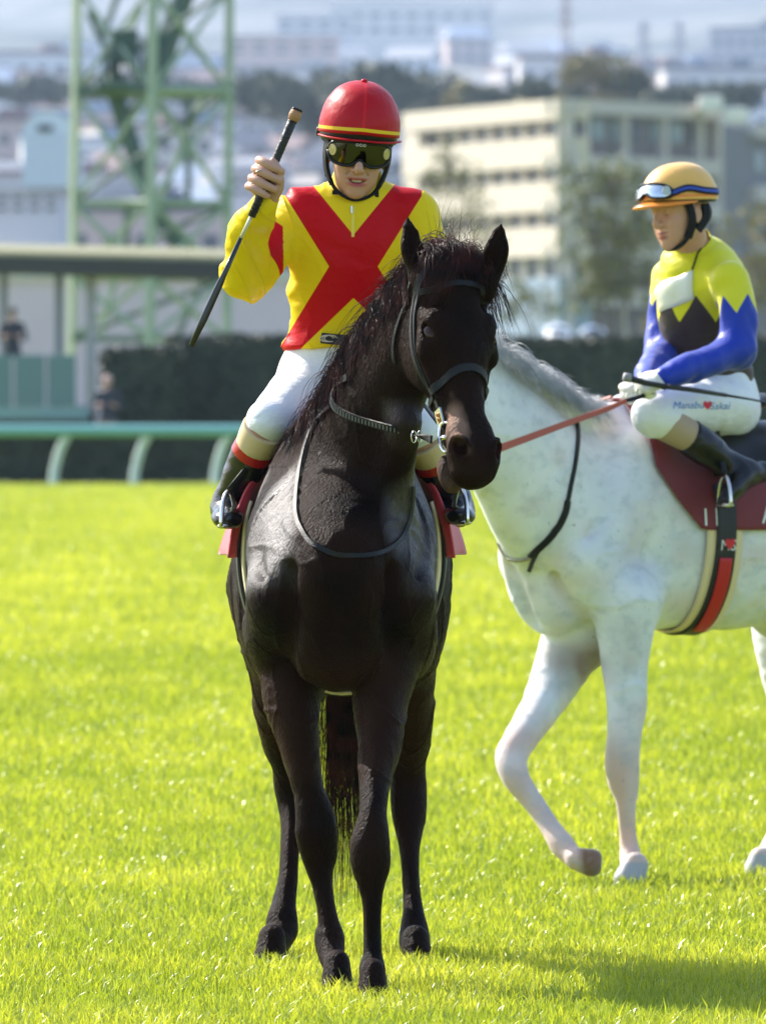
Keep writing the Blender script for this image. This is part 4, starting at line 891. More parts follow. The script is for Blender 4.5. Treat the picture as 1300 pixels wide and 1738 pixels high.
def hand(F, w, D, Nn, thumb, curl=(.9,1.1,.7), s=1.0, off=0.0, k=.006):
    """w wrist, D along the forearm, Nn out of the back of the hand, thumb side direction"""
    w = np.asarray(w, float); D = unit(D); Nn = unit(Nn-D*np.dot(Nn, D)); S = np.cross(D, Nn); S = S if np.dot(S, thumb) > 0 else -S
    F.tube([w-D*.02, w+D*.03*s, w+D*.085*s], [(.024,.017),(.036,.016),(.038,.013)], side=S, k=.012, off=off)
    for i, (b, ln) in enumerate(((.029,.074),(.010,.082),(-.010,.076),(-.028,.060))):
        p = w+D*(.080-.004*abs(i-1.3))*s+S*b*s; pts = [p]; a = 0
        for j, fr in enumerate((.42,.32,.26)):
            a += curl[j]*(1+.06*i); p = p+(D*math.cos(a)-Nn*math.sin(a))*ln*fr*s; pts.append(p)
        F.tube(pts, [.0098*s,.0092*s,.0084*s,.0070*s], k=k, off=off, sub=3)
    F.tube([w+D*.015*s+S*.022*s, w+D*.045*s+S*.048*s-Nn*.012, w+D*.072*s+S*.046*s-Nn*.030, w+D*.088*s+S*.030*s-Nn*.040], [.014,.0125,.0105,.0085], k=.010, off=off)
def dome(name, H, c, r, rim, material, parent, nu=72, nv=30, fold=0.0, attrs=None):
    """helmet shell: c offset (f,l,u) of its centre, r radii, rim(az) -> height of the lower edge (az 0 = front)"""
    vs = []; hh = []; az_ = []
    for j in range(nu):
        a = 2*math.pi*j/nu; zr = rim(a); tr = math.acos(max(-1, min(1, zr/r[2])))
        for i in range(nv+1):
            t = tr*i/nv; st_ = math.sin(t)**.84; vs.append(V(r[0]*st_*math.cos(a), r[1]*st_*math.sin(a), r[2]*math.cos(t))); hh.append(r[2]*math.cos(t)-zr); az_.append(a)
    vs = np.array(vs); f = []
    for j in range(nu):
        for i in range(nv): f.append((j*(nv+1)+i, j*(nv+1)+i+1, ((j+1)%nu)*(nv+1)+i+1, ((j+1)%nu)*(nv+1)+i))
    n = vs/np.linalg.norm(vs/np.array(r), axis=1)[:,None]/np.array(r)**2; n /= np.linalg.norm(n, axis=1)[:,None]
    if fold: vs = vs+n*(fold*(vnoise(vs,(22,22,60))*.5+np.exp(-(vnoise(vs+3,(18,18,30))/.12)**2)*np.clip(1.2-np.array(hh)/.06,.35,1)))[:,None]
    w = H.o+(vs+np.array(c))@H.M.T
    me = mesh_np(name, w, np.array(f)); set_attr(me, "rimh", hh)
    a = np.array(az_); set_attr(me, "seam", .0042-np.abs(np.sin(a))*r[0]*np.sqrt(np.clip(1-(vs[:,2]/r[2])**2,0,1))); 
    set_attr(me, "band", .0048-np.abs(np.array(hh)-.0135))
    if attrs: attrs(me, vs, a, np.array(hh))
    o = link(name, me, material, parent); m = o.modifiers.new("s", 'SOLIDIFY'); m.thickness = .004; m.offset = -1
    return o
def goggles(parent, H, c, tilt, rc, am, hgt, m_lens, m_frame, m_vent, names=("goggles","lens")):
    f = H.f*math.cos(tilt)+H.u*math.sin(tilt); u = H.u*math.cos(tilt)-H.f*math.sin(tilt); l = H.l; o = H.p(*c)
    pt = lambda a, y, g=0: o+f*((rc+g)*math.cos(a)-rc)+l*(rc+g)*math.sin(a)*1.0+u*y
    def lim(a):
        h = hgt*max(0, 1-abs(a/am)**5)**.5; return (-h+.016*math.exp(-(a/.17)**2)+.004*math.cos(3*a)*0, h*.95)
    fr = MB(); top = [pt(a, lim(a)[1], .003) for a in np.linspace(-am, am, 41)]; bot = [pt(a, lim(a)[0], .003) for a in np.linspace(am, -am, 41)]
    ring = top+bot[1:]; fr.tube(ring, .0046, n=8, side=f); 
    back = [p-f*.012 for p in ring]; b = len(fr.v)
    for p, q in zip(ring, back): fr.v += [tuple(p), tuple(q)]
    m = len(ring)
    for i in range(m-1): fr.f.append((b+2*i, b+2*i+1, b+2*i+3, b+2*i+2))
    fo = fr.build(names[0], m_frame, parent, smooth=True)
    ln = MB(); A = np.linspace(-am*.985, am*.985, 40); Y = np.linspace(0, 1, 10)
    vs = [pt(a, lim(a)[0]+(lim(a)[1]-lim(a)[0])*y, .002+.0035*math.sin(math.pi*y)) for a in A for y in Y]
    ln.add(vs, [(i*10+j, i*10+j+1, (i+1)*10+j+1, (i+1)*10+j) for i in range(39) for j in range(9)])
    ln.build(names[1], m_lens, fo, smooth=True)
    for s in (-1,1):
        a = am*.80*s; q = pt(a, .004, .006); nn = f*math.cos(a)+l*math.sin(a); T = unit(np.cross(nn, u)); vb = MB()
        ringp = [q+(T*math.cos(t)*.011+u*math.sin(t)*.014) for t in np.linspace(0, 2*math.pi, 21)]
        vb.tube(ringp, .0026, n=6, side=nn); vb.ball(q, (.0015,.010,.013), 16, 8, np.stack([nn,T,u],1)); vb.build("vent", m_vent, fo, smooth=True)
    return fo, pt
M_skin = mat("skin_fair", (.52,.285,.20), .48, attr=[("lips",(.42,.09,.08),.30),("brows",(.05,.03,.02),.25)], noise=None, bump=(220,.12), spec=.4)
M_skin2 = mat("skin_tan", (.56,.30,.19), .48, attr=[("lips",(.33,.10,.08),.30),("brows",(.03,.02,.015),.25),("lashes",(.02,.012,.01),.2)], bump=(220,.12), spec=.4)
for m_ in (M_skin, M_skin2): m_.node_tree.nodes["Principled BSDF"].inputs["Subsurface Weight"].default_value = .12; m_.node_tree.nodes["Principled BSDF"].inputs["Subsurface Radius"].default_value = (.01,.004,.002)
M_blkfab = mat("black_webbing", (.008,.008,.009), .6, bump=(260,.3), spec=.2)
M_blkplas = mat("black_plastic", (.006,.006,.007), .3, spec=.3)
M_breech = mat("white_breeches", (.80,.80,.82), .62, sheen=.3, bump=(26,.30,(1,1,2.2),.02))
M_tan = mat("beige_sock", (.70,.52,.30), .7, bump=(200,.2))
M_boot = mat("boot_leather", (.004,.004,.005), .25, coat=.05, bump=(30,.45,(1,1,1.5),.012), spec=.4)
M_redcuff = mat("red_cuff", (.50,.012,.012), .28, coat=.4, bump=(40,.3))
M_teeth = mat("teeth", (.75,.70,.62), .25)
M_pale = mat("undershirt", (.72,.70,.68), .7)
# ================================================================ rider on the black horse
M_silk = mat("silk_yellow_red", (.80,.56,.006), .42, attr=("pat",(.52,.002,.006),.0007), sheen=0, spec=.12, bump=(34,.28,(1,1,1.6),.012))
M_cover = mat("helmet_cover_red", (.44,.003,.008), .42, attr=[("seam",(.60,.006,.010),.0008),("band",(.80,.52,.02),.0006)], coat=.05, bump=(45,.3,(1,1,1),.008), spec=.2)
M_lens = mat("mirror_lens", (.055,.052,.035), .05, metal=1, spec=.8)
M_vent = mat("vent_gold", (.55,.47,.24), .3, metal=.6)
HR = PF(P(606,260,23.40), (.07,-.97,-.20), (.10,-.16,.98))
def P3(*a): return [P(*q) for q in a]
RT = P3((572,600,23.52),(573,560,23.50),(580,500,23.48),(592,440,23.46),(602,395,23.45),(606,355,23.44))     # spine
RTr = [(.128,.11),(.132,.105),(.152,.11),(.175,.115),(.178,.105),(.11,.075)]
ARM_R = P3((512,358,23.44),(470,410,23.40),(416,470,23.32)); FOR_R = P3((416,470,23.32),(424,405,23.22),(450,347,23.10))
ARM_L = P3((700,362,23.44),(722,410,23.42),(738,480,23.36)); FOR_L = P3((738,480,23.36),(700,560,23.20),(650,612,23.02))
LEG_R = P3((530,652,23.52),(493,688,23.36),(452,722,23.16)); SH_R = P3((452,722,23.16),(425,775,23.20),(396,835,23.30),(386,858,23.32))
LEG_L = P3((615,655,23.52),(672,702,23.36),(712,740,23.16)); SH_L = P3((712,740,23.16),(744,785,23.22),(768,835,23.30),(776,856,23.32))
def red_body():
    F = Field((-.56,22.95,1.15), (.30,23.85,2.5), .0038)
    F.tube(RT, RTr, k=.04, off=-.012); F.tube(P3((500,366,23.45),(606,345,23.45),(712,368,23.45)), [.055,.06,.055], k=.05, off=-.008)
    F.ell(P(572,640,23.53), (.148,.12,.115), None, .04)
    F.tube([P(606,365,23.46), P(606,325,23.45), P(606,295,23.43)], [.058,.054,.056], k=.02)
    for a in (ARM_R, ARM_L): F.tube(a, [.048,.045,.036], k=.03)
    for a in (FOR_R, FOR_L): F.tube(a, [.038,.036,.026], k=.02)
    for a in (LEG_R, LEG_L): F.tube(a, [.082,.072,.052], k=.03)
    for a in (SH_R, SH_L): F.tube(a, [.044,.030,.022,.020], k=.01)
    for s, c in ((-1,(384,872)),(1,(779,870))): F.tube([P(*c,23.36), P(c[0]+2,c[1]+10,23.20)], [.03,.025], k=.02)
    person_head(F, HR, smile=1)
    # right hand closed round the whip
    w = unit(P(425,372,23.05)-P(503,186,23.05)); pv = unit(np.cross(w, V(0,1,0))); pv = pv if pv[0] > 0 else -pv; C = P(452,308,23.05); px = 23.05/FPX
    F.tube([P(450,350,23.10), P(452,330,23.10), P(453,312,23.095), P(454,292,23.09)], [(.024,.020),(.033,.022),(.040,.020),(.036,.018)], side=pv, k=.012)
    F.ell(P(440,312,23.088), (.026,.022,.036), None, .012); F.ell(P(456,308,23.075), (.022,.020,.042), None, .010)
    for i, (sx, L0, rr) in enumerate(((-29,15,.0100),(-13,17,.0105),(4,15,.0102),(19,9,.0092))):
        b = C+w*sx*px; sh = (2,-1,-4,-6)[i]
        F.tube([b-pv*(20-sh*-1)*px+V(0,.040,0), b-pv*(25)*px+V(0,.012,0), b-pv*16*px+V(0,-.014,0), b+pv*0*px+V(0,-.024,0)+w*2*px, b+pv*L0*px+V(0,-.016,0)+w*3*px, b+pv*(L0+3)*px+V(0,.004,0)+w*2*px],
               [rr*1.25,rr*1.25,rr*1.22,rr*1.15,rr*1.02,rr*.9], k=.0025)
    F.tube(P3((462,338,23.085),(473,318,23.065),(474,298,23.050),(469,281,23.042),(464,272,23.042)), [.017,.015,.0125,.011,.009], k=.008)
    hand(F, P(650,612,23.02), V(-.3,-.8,-.45), V(.1,-.3,.95), V(-1,0,0))
    v, q = F.mesh("rb", 1); me = mesh_np("person", v, q); skin_attrs(me, v, HR)
    return me, v, q
me_r, vR, qR = red_body()
rider = link("person", me_r, M_skin); tag(rider, "smiling jockey in red and yellow silks and a red helmet raising a whip", "person")
def xpattern(v):
    """red cross on yellow, red bands on the upper sleeves; all distances in metres"""
    px = CX+v[:,0]*FPX/23.42; py = HY+(CH-v[:,2])*FPX/23.42
    u = np.abs(px-600); w = py-453; s = 23.42/FPX
    top = (-w-53-1.24*u)/1.6; bot = (w-53-.96*u)/1.4; side = (u-41-.62*np.abs(w))/1.18
    yel = np.maximum(np.maximum(top, bot), side)
    red = -yel*s
    a, b = ARM_R[0], ARM_R[2]; t = ((v-a)@(b-a))/((b-a)@(b-a)); ln = np.linalg.norm(b-a); dist = np.linalg.norm(v-(a+np.clip(t,0,1)[:,None]*(b-a)), axis=1)
    armr = (dist < .085) & (px < 482+0*px) & (v[:,1] < 24); band = (np.minimum(t-.36, .74-t))*ln
    # forearm stays yellow
    a2, b2 = FOR_R[0], FOR_R[2]; t2 = np.clip(((v-a2)@(b2-a2))/((b2-a2)@(b2-a2)), 0, 1); d2 = np.linalg.norm(v-(a2+t2[:,None]*(b2-a2)), axis=1)
    band = np.where(d2 < dist-.006, -.01, band)
    a3, b3 = ARM_L[0], ARM_L[2]; t3 = ((v-a3)@(b3-a3))/((b3-a3)@(b3-a3)); d3 = np.linalg.norm(v-(a3+np.clip(t3,0,1)[:,None]*(b3-a3)), axis=1)
    red = np.where(armr, band, red)
    red = np.where((d3 < .08) & (px > 716), -.01, red)
    red = np.where(np.linalg.norm((v-P(606,330,23.43))*V(1,1,.8), axis=1) < .075, -.01, red)
    return red
def red_clothes():
    F = Field((-.50,22.98,1.60), (.28,23.80,2.24), .0038)
    F.tube(RT, RTr, k=.03); F.tube(P3((500,362,23.45),(606,342,23.45),(710,364,23.45)), [.056,.062,.056], k=.045)
    F.ell(P(573,585,23.51), (.140,.118,.05), None, .03)
    F.tube(ARM_R, [.062,.064,.062], k=.03); F.tube(FOR_R, [.060,.058,.038], k=.035); F.ell(P(410,476,23.31), (.052,.052,.052), None, .02)
    F.tube(P3((447,362,23.12),(451,345,23.095)), [(.036,.034),(.035,.033)], k=.006)
    F.tube(ARM_L, [.062,.060,.056], k=.03); F.tube(FOR_L, [.056,.05,.036], k=.03)
    F.tube(P3((606,355,23.45),(606,306,23.435)), [.080,.069], k=.016)
    F.tube(P3((606,362,23.45),(606,290,23.43)), [.060,.060], k=.004, op='s')
    F.plane(P(556,589,23.5), (.05,0,-1))
    v, q = F.mesh("rj", 1); n = vnormals(v, q)
    # gathered cloth: folds running from the armpits and round the waist
    wp = v+np.stack([vnoise(v,6),vnoise(v+3,6),vnoise(v+7,6)],1)*.03
    fold = vnoise(wp,(6,6,24))*.0075+np.exp(-(vnoise(wp+4,(8,8,30))/.10)**2)*.0035+vnoise(wp,(14,14,60))*.002
    low = np.clip((1.86-v[:,2])/.18, .25, 1); arm = np.clip((-.20-v[:,0])/.06, 0, 1)
    f2 = vnoise(wp@np.array([[.8,0,.6],[0,1,0],[-.6,0,.8]]),(9,9,30))*.007+np.exp(-(vnoise(wp@np.array([[.5,0,.87],[0,1,0],[-.87,0,.5]])+8,(7,7,26))/.10)**2)*.004
    v = v+n*(fold*low+f2*(.4+arm))[:,None]
    me = mesh_np("jersey", v, q); set_attr(me, "pat", xpattern(v)); o = link("jersey", me, M_silk, rider); bj = bvh_of(v, q)
    # zip
    z = MB(); pts = []
    for y in np.linspace(352, 402, 9):
        p, nn = hit(bj, 599, y)
        if p is not None: pts.append((p+nn*.0012, nn))
    zm = mat("zip_pull", (.75,.72,.35), .4)
    strap(z, [a for a,_ in pts], [b for _,b in pts], .0085, .003); z.build("zip_placket", mat("placket_yellow", (.80,.62,.05), .45), o)
    z = MB(); p, nn = hit(bj, 597, 350); p2, n2 = hit(bj, 597.5, 362)
    strap(z, [p+nn*.004, p2+n2*.004], [nn, n2], .005, .003); z.build("zip_puller", M_steel, o)
    # undershirt collar
    F = Field((-.20,23.28,2.08), (.06,23.56,2.26), .003); F.tube(P3((606,345,23.445),(606,308,23.43)), [.0605,.0585], k=0); F.tube(P3((606,350,23.44),(606,300,23.43)), [.0565,.0555], k=0, op='s')
    v, q = F.mesh("c", 1); link("undershirt_collar", mesh_np("undershirt_collar", v, q), M_pale, rider)
    # breeches
    F = Field((-.44,22.95,1.38), (.24,23.85,1.82), .0042)
    F.ell(P(572,632,23.53), (.158,.128,.125), None, .04); F.tube(P3((572,600,23.52),(572,578,23.51)), [(.134,.112),(.127,.104)], k=.03)
    F.tube([LEG_R[0],LEG_R[1],LEG_R[2]+V(.006,.01,.012)], [.094,.085,.058], k=.04); F.ell(P(456,716,23.16), (.056,.060,.056), None, .03)
    F.tube([LEG_L[0],LEG_L[1],LEG_L[2]+V(-.006,.01,.015)], [.094,.085,.056], k=.04); F.ell(P(708,732,23.16), (.054,.058,.054), None, .03)
    v, q = F.mesh("rp", 1); n = vnormals(v, q); wp = v+np.stack([vnoise(v,8),vnoise(v+3,8),vnoise(v+7,8)],1)*.03
    kn = np.clip((1.60-v[:,2])/.1, .2, 1); v = v+n*(vnoise(wp,(16,16,34))*.0042*kn+vnoise(wp,(9,9,12))*.003)[:,None]
    br = link("breeches", mesh_np("breeches", v, q), M_breech, rider)
    b = MB(); bb = bvh_of(v, q)
    belt = mat("belt_black", (.012,.012,.013), .5, bump=(120,.4)); g = []
    for px in (546,556,566,576,590,604):
        p, nn = hit(bj, px, 574+(px-548)*.10); g.append((p+nn*.006, nn))
    strap(b, [a for a,_ in g], [c for _,c in g], .030, .006); kb = b.build("belt_pouch", belt, rider)
    b = MB(); c0 = g[1][0]+g[1][1]*.006
    for k in range(3):
        b.tube([c0+V(.018*math.cos(t)+.006*k, -.004*k, .009*math.sin(t)) for t in np.linspace(0, 5.2, 16)], .0016, n=6)
    b.build("cord_loop", mat("cord_cream", (.55,.48,.36), .7), kb, smooth=True)
    # beige stocking, red cuff, boot on both legs
    for sgn, S, foot, toe in ((-1, SH_R, P(386,862,23.33), P(386,880,23.15)), (1, SH_L, P(777,860,23.33), P(781,876,23.15))):
        dirv = unit(S[2]-S[0]); a0 = S[0]
        F = Field(a0-.14, a0+V(.14,.14,.12), .004); F.tube([a0+dirv*.0, a0+dirv*.05, a0+dirv*.10], [.064,.061,.053], k=.01); F.plane(a0+dirv*.012, -dirv); F.plane(a0+dirv*.082, dirv)
        v, q = F.mesh("s", 1); link("stocking", mesh_np("stocking", v, q), M_tan, rider)
        lo, hi = np.minimum(a0, toe)-.12, np.maximum(a0, foot)+.14
        F = Field(lo, hi, .004); F.tube([a0+dirv*.065, a0+dirv*.13, S[2], S[3], foot], [.0545,.0565,.047,.041,.044], k=.01, sub=5)
        F.tube([foot+V(0,.035,.004), foot+V(0,-.03,-.012), toe+V(0,-.02,0), toe+V(0,-.06,.003)], [(.036,.040),(.040,.036),(.043,.030),(.028,.020)], side=V(1,0,0), k=.03)
        F.plane(a0+dirv*.076, -dirv)
        v, q = F.mesh("b", 1); n = vnormals(v, q); wp = v+np.stack([vnoise(v,9),vnoise(v+3,9),vnoise(v+7,9)],1)*.025
        v = v+n*(vnoise(wp,(14,14,34))*.0045)[:,None]
        me = mesh_np("boot", v, q); set_attr(me, "cuff", .032-((v-a0)@dirv-.076)); bt = link("boot", me, M_boot2, rider)
M_boot2 = mat("boot_with_cuff", (.008,.008,.009), .17, attr=("cuff",(.50,.010,.012),.0006), coat=.15, bump=(30,.35,(1,1,1.5),.010), spec=.5)
red_clothes()
def red_headgear():
    rim = lambda a: -.012+.018*math.cos(a)*(1 if math.cos(a) > 0 else .8)-.004*abs(math.sin(a))
    hl = dome("helmet", HR, (-.005,0,.068), (.132,.1135,.134), rim, M_cover, rider, fold=.0018)
    b = MB()
    b.ball(HR.p(-.005,0,.205), (.009,.009,.005), 14, 8, HR.M); b.build("helmet_button", M_cover2, hl, smooth=True)
    dome("helmet_shell", HR, (-.005,0,.064), (.124,.109,.112), lambda a: -.024+.012*math.cos(a)-.006*abs(math.sin(a)), M_blkplas, hl)
    b = MB(); pts = [HR.p(-.005+.1315*math.cos(a)*1.05, .1155*math.sin(a)*1.03, .068+rim(a)-.004-.012*max(0,math.cos(a))) for a in np.linspace(-1.25, 1.25, 25)]
    b.tube(pts, .006, n=8, flat=.5); b.build("peak", M_cover2, hl, smooth=True)
    mk = MB()                                       # small pale maker's mark under the peak: three round letters
    for i in range(3):
        c = HR.p(.117, -.002+.010*(i-1), .044+.0)
        mk.tube([c+HR.l*.0038*math.cos(t)+HR.u*.0032*math.sin(t)+HR.f*.006 for t in np.linspace(0.6*(i == 1), 6.0, 12)], .0010, n=5)
    mk.build("maker_mark", M_pale, hl)
    fo, pt = goggles(hl, HR, (.106,0,.014), -.02, .102, .96, .034, M_lens, M_blkplas, M_vent)
    b = MB()
    for s in (-1,1): strap(b, [pt(.90*s,.002), HR.p(.02,.090*s,.030), HR.p(-.05,.098*s,.042), HR.p(-.118,.03*s,.052)], [HR.f*.6+HR.l*s, HR.l*s, HR.l*s, -HR.f], .022, .003)
    b.build("goggle_strap", M_blkfab, hl)
    b = MB()                                        # ear padding, harness and chin strap
    for s in (-1,1):
        strap(b, [HR.p(.012,.086*s,.038), HR.p(.018,.088*s,-.01), HR.p(.026,.080*s,-.052), HR.p(.040,.064*s,-.088)], [HR.l*s+HR.f*.3]*4, .028, .010, taper=(1.2,.5))
        strap(b, [HR.p(-.06,.084*s,.020), HR.p(-.03,.088*s,-.035), HR.p(.020,.082*s,-.066)], [HR.l*s]*3, .012, .004)
    strap(b, [HR.p(.036,-.070,-.078), HR.p(.056,-.044,-.106), HR.p(.070,0,-.1205), HR.p(.056,.044,-.106), HR.p(.036,.070,-.078)], [-HR.u-HR.l*.5,-HR.u,-HR.u,-HR.u,-HR.u+HR.l*.5], .015, .006)
    b.box(HR.p(.056,-.052,-.106), (.02,.012,.012)); b.box(HR.p(.045,.062,-.100), (.012,.012,.022))
    b.build("chin_strap", M_blkfab, hl)
    kn = MB(); kn.ball(HR.p(-.035,-.112,.046), (.010,.006,.014), 12, 8, HR.M); kn.build("strap_clip", M_blkplas, hl, smooth=True)
    t = MB(); t.add([HR.p(.0800+.003*math.cos(x*50), x, z+abs(x)*.15) for x in np.linspace(-.013,.013,8) for z in (-.0605,-.0680)], [(2*i,2*i+1,2*i+3,2*i+2) for i in range(7)]); t.build("teeth", M_teeth, rider, smooth=True)
    r = MB(); c = P(441,289,23.03); r.tube([c+V(.0115*math.cos(t), .010*math.sin(t), .004*math.cos(t)) for t in np.linspace(0, 6.2, 18)], .0014, n=6); r.build("ring", M_steel, rider, smooth=True)
M_cover2 = mat("helmet_cover_plain", (.44,.003,.008), .42, spec=.2)
red_headgear()
# whip held in the raised hand
wh = empty("riding_whip", P(425,372,23.05), "black riding whip with a tan bound end held up in the jockey's fist", "whip")
a, b_, c_, e_ = P(503,190,23.05), P(427,368,23.05), P(409,404,23.05), P(325,588,23.05)
m = MB(); m.tube([a, a+(b_-a)*.3, a+(b_-a)*.7, b_], [.0135,.0122,.0115,.0110], n=14)
for i in range(26):
    q = a+(b_-a)*(.06+.92*i/26); w_ = unit(b_-a); m.tube([q-w_*.0014, q+w_*.0014], [.0132,.0132], n=14)
m.build("handle", mat("whip_rubber", (.011,.011,.012), .42, bump=(90,.5)), wh, smooth=True)
m = MB(); w_ = unit(b_-a); m.tube([a-w_*.006, a+w_*.010, a+w_*.026], [.0155,.0175,.0145], n=14); m.build("end_binding", mat("tan_tape", (.42,.20,.09), .6, bump=(120,.6)), wh, smooth=True)
m = MB(); m.tube([a-w_*.010, a-w_*.004], [.0150,.0165], n=14); m.build("end_cap", M_blkplas, wh, smooth=True)
m = MB(); m.tube([b_-w_*.02, c_], [.0055,.0045], n=8); m.build("shaft", mat("whip_shaft", (.62,.58,.42), .35), wh, smooth=True)
m = MB(); pp = [c_-w_*.004, c_+(e_-c_)*.35, c_+(e_-c_)*.42, c_+(e_-c_)*.75, e_]; m.tube(pp, [.0055,.0075,.0098,.0108,.0075], n=12, flat=.55, side=V(.92,0,.39)); m.build("flap", mat("whip_flap", (.014,.014,.015), .3, coat=.3), wh, smooth=True)
# ================================================================ rider on the white horse
M_silk2 = mat("silk_yellow_brown", (.045,.028,.026), .48, attr=("yoke",(.72,.66,.012),.0016), sheen=.1, spec=.25, bump=(34,.25,(1,1,1.6),.012))
M_blue = mat("sleeve_blue", (.002,.030,.38), .42, spec=.3, attr=("yoke",(.72,.66,.012),.0016), sheen=.25, bump=(40,.3,(1,1,1),.010))
M_orange = mat("helmet_cover_orange", (.82,.44,.09), .45, attr=[("seam",(.85,.33,.05),.001),("band",(.85,.24,.02),.001)], sheen=.2, bump=(60,.15))
M_glove = mat("white_glove", (.78,.74,.64), .65, bump=(60,.3))
HY2 = PF(P(1154,362,28.08), (-.79,-.61,-.12), (-.12,-.02,.98))
TY = P3((1212,690,28.42),(1208,655,28.40),(1200,610,28.36),(1196,560,28.32),(1192,510,28.27),(1188,465,28.22),(1184,440,28.20))
TYr = [(.16,.12),(.135,.145),(.130,.150),(.135,.160),(.150,.165),(.150,.135),(.10,.09)]
fwd = unit(V(-.84,-.54,0)); lat = unit(np.cross(V(0,0,1), fwd))
AY_L = P3((1238,478,28.02),(1252,535,28.00),(1250,592,27.98)); FY_L = P3((1250,592,27.98),(1190,618,27.88),(1128,640,27.80))
AY_R = P3((1140,470,28.38),(1128,540,28.36),(1128,600,28.30)); FY_R = P3((1128,600,28.30),(1108,626,28.12),(1095,648,27.98))
LY = P3((1238,692,28.30),(1175,690,28.08),(1110,706,27.90)); SY = P3((1110,706,27.90),(1165,738,27.96),(1225,782,28.02),(1262,800,28.04))
LYf = P3((1195,690,28.60),(1125,690,28.55),(1062,702,28.45)); SYf = P3((1062,702,28.45),(1110,745,28.52),(1180,800,28.55),(1215,822,28.55))
def yel_body():
    F = Field((.62,27.45,1.2), (1.40,28.85,2.42), .0042)
    F.tube(TY, TYr, side=lat, k=.04, off=-.014)
    F.tube(P3((1188,452,28.21),(1176,420,28.15),(1168,395,28.12)), [.060,.056,.056], k=.02)
    F.tube([AY_L[0], TY[5], AY_R[0]], [.05,.07,.05], k=.05)
    for a in (AY_L, AY_R): F.tube(a, [.048,.044,.036], k=.03)
    for a in (FY_L, FY_R): F.tube(a, [.038,.033,.024], k=.02)
    F.ell(P(1215,695,28.42), (.15,.15,.11), None, .04)
    for a in (LY, LYf): F.tube(a, [.085,.070,.052], k=.03)
    for a in (SY, SYf): F.tube(a, [.050,.045,.034,.030], k=.02)
    person_head(F, HY2, closed=True)
    for W, D, N_, th in hands_y: hand(F, W, D, N_, th, curl=(1.0,1.1,.7), s=.95)
    v, q = F.mesh("yb", 1); me = mesh_np("person", v, q); skin_attrs(me, v, HY2); return me
hands_y = [(P(1126,641,27.80), V(-.78,-.25,-.30), V(-.25,-.75,.60), V(-.1,0,1)), (P(1096,647,27.98), V(-.80,-.35,-.25), V(-.1,-.2,1), V(.5,-.8,0))]
rider2 = link("person", yel_body(), M_skin2); tag(rider2, "jockey in yellow yoke and blue sleeves looking down with goggles on his orange helmet", "person")
def yoke_attr(v):
    c = np.array([np.interp(v[:,2], [t[2] for t in TY][::1], [t[k] for t in TY]) for k in (0,1)]).T
    d = v[:,:2]-c; ang = np.arctan2(d@lat[:2], d@fwd[:2]); tri = np.abs(((ang/(2*math.pi)*9+.30) % 1)-.5)*2
    return v[:,2]-(P(0,512,28.2)[2]-.09*tri+.02)
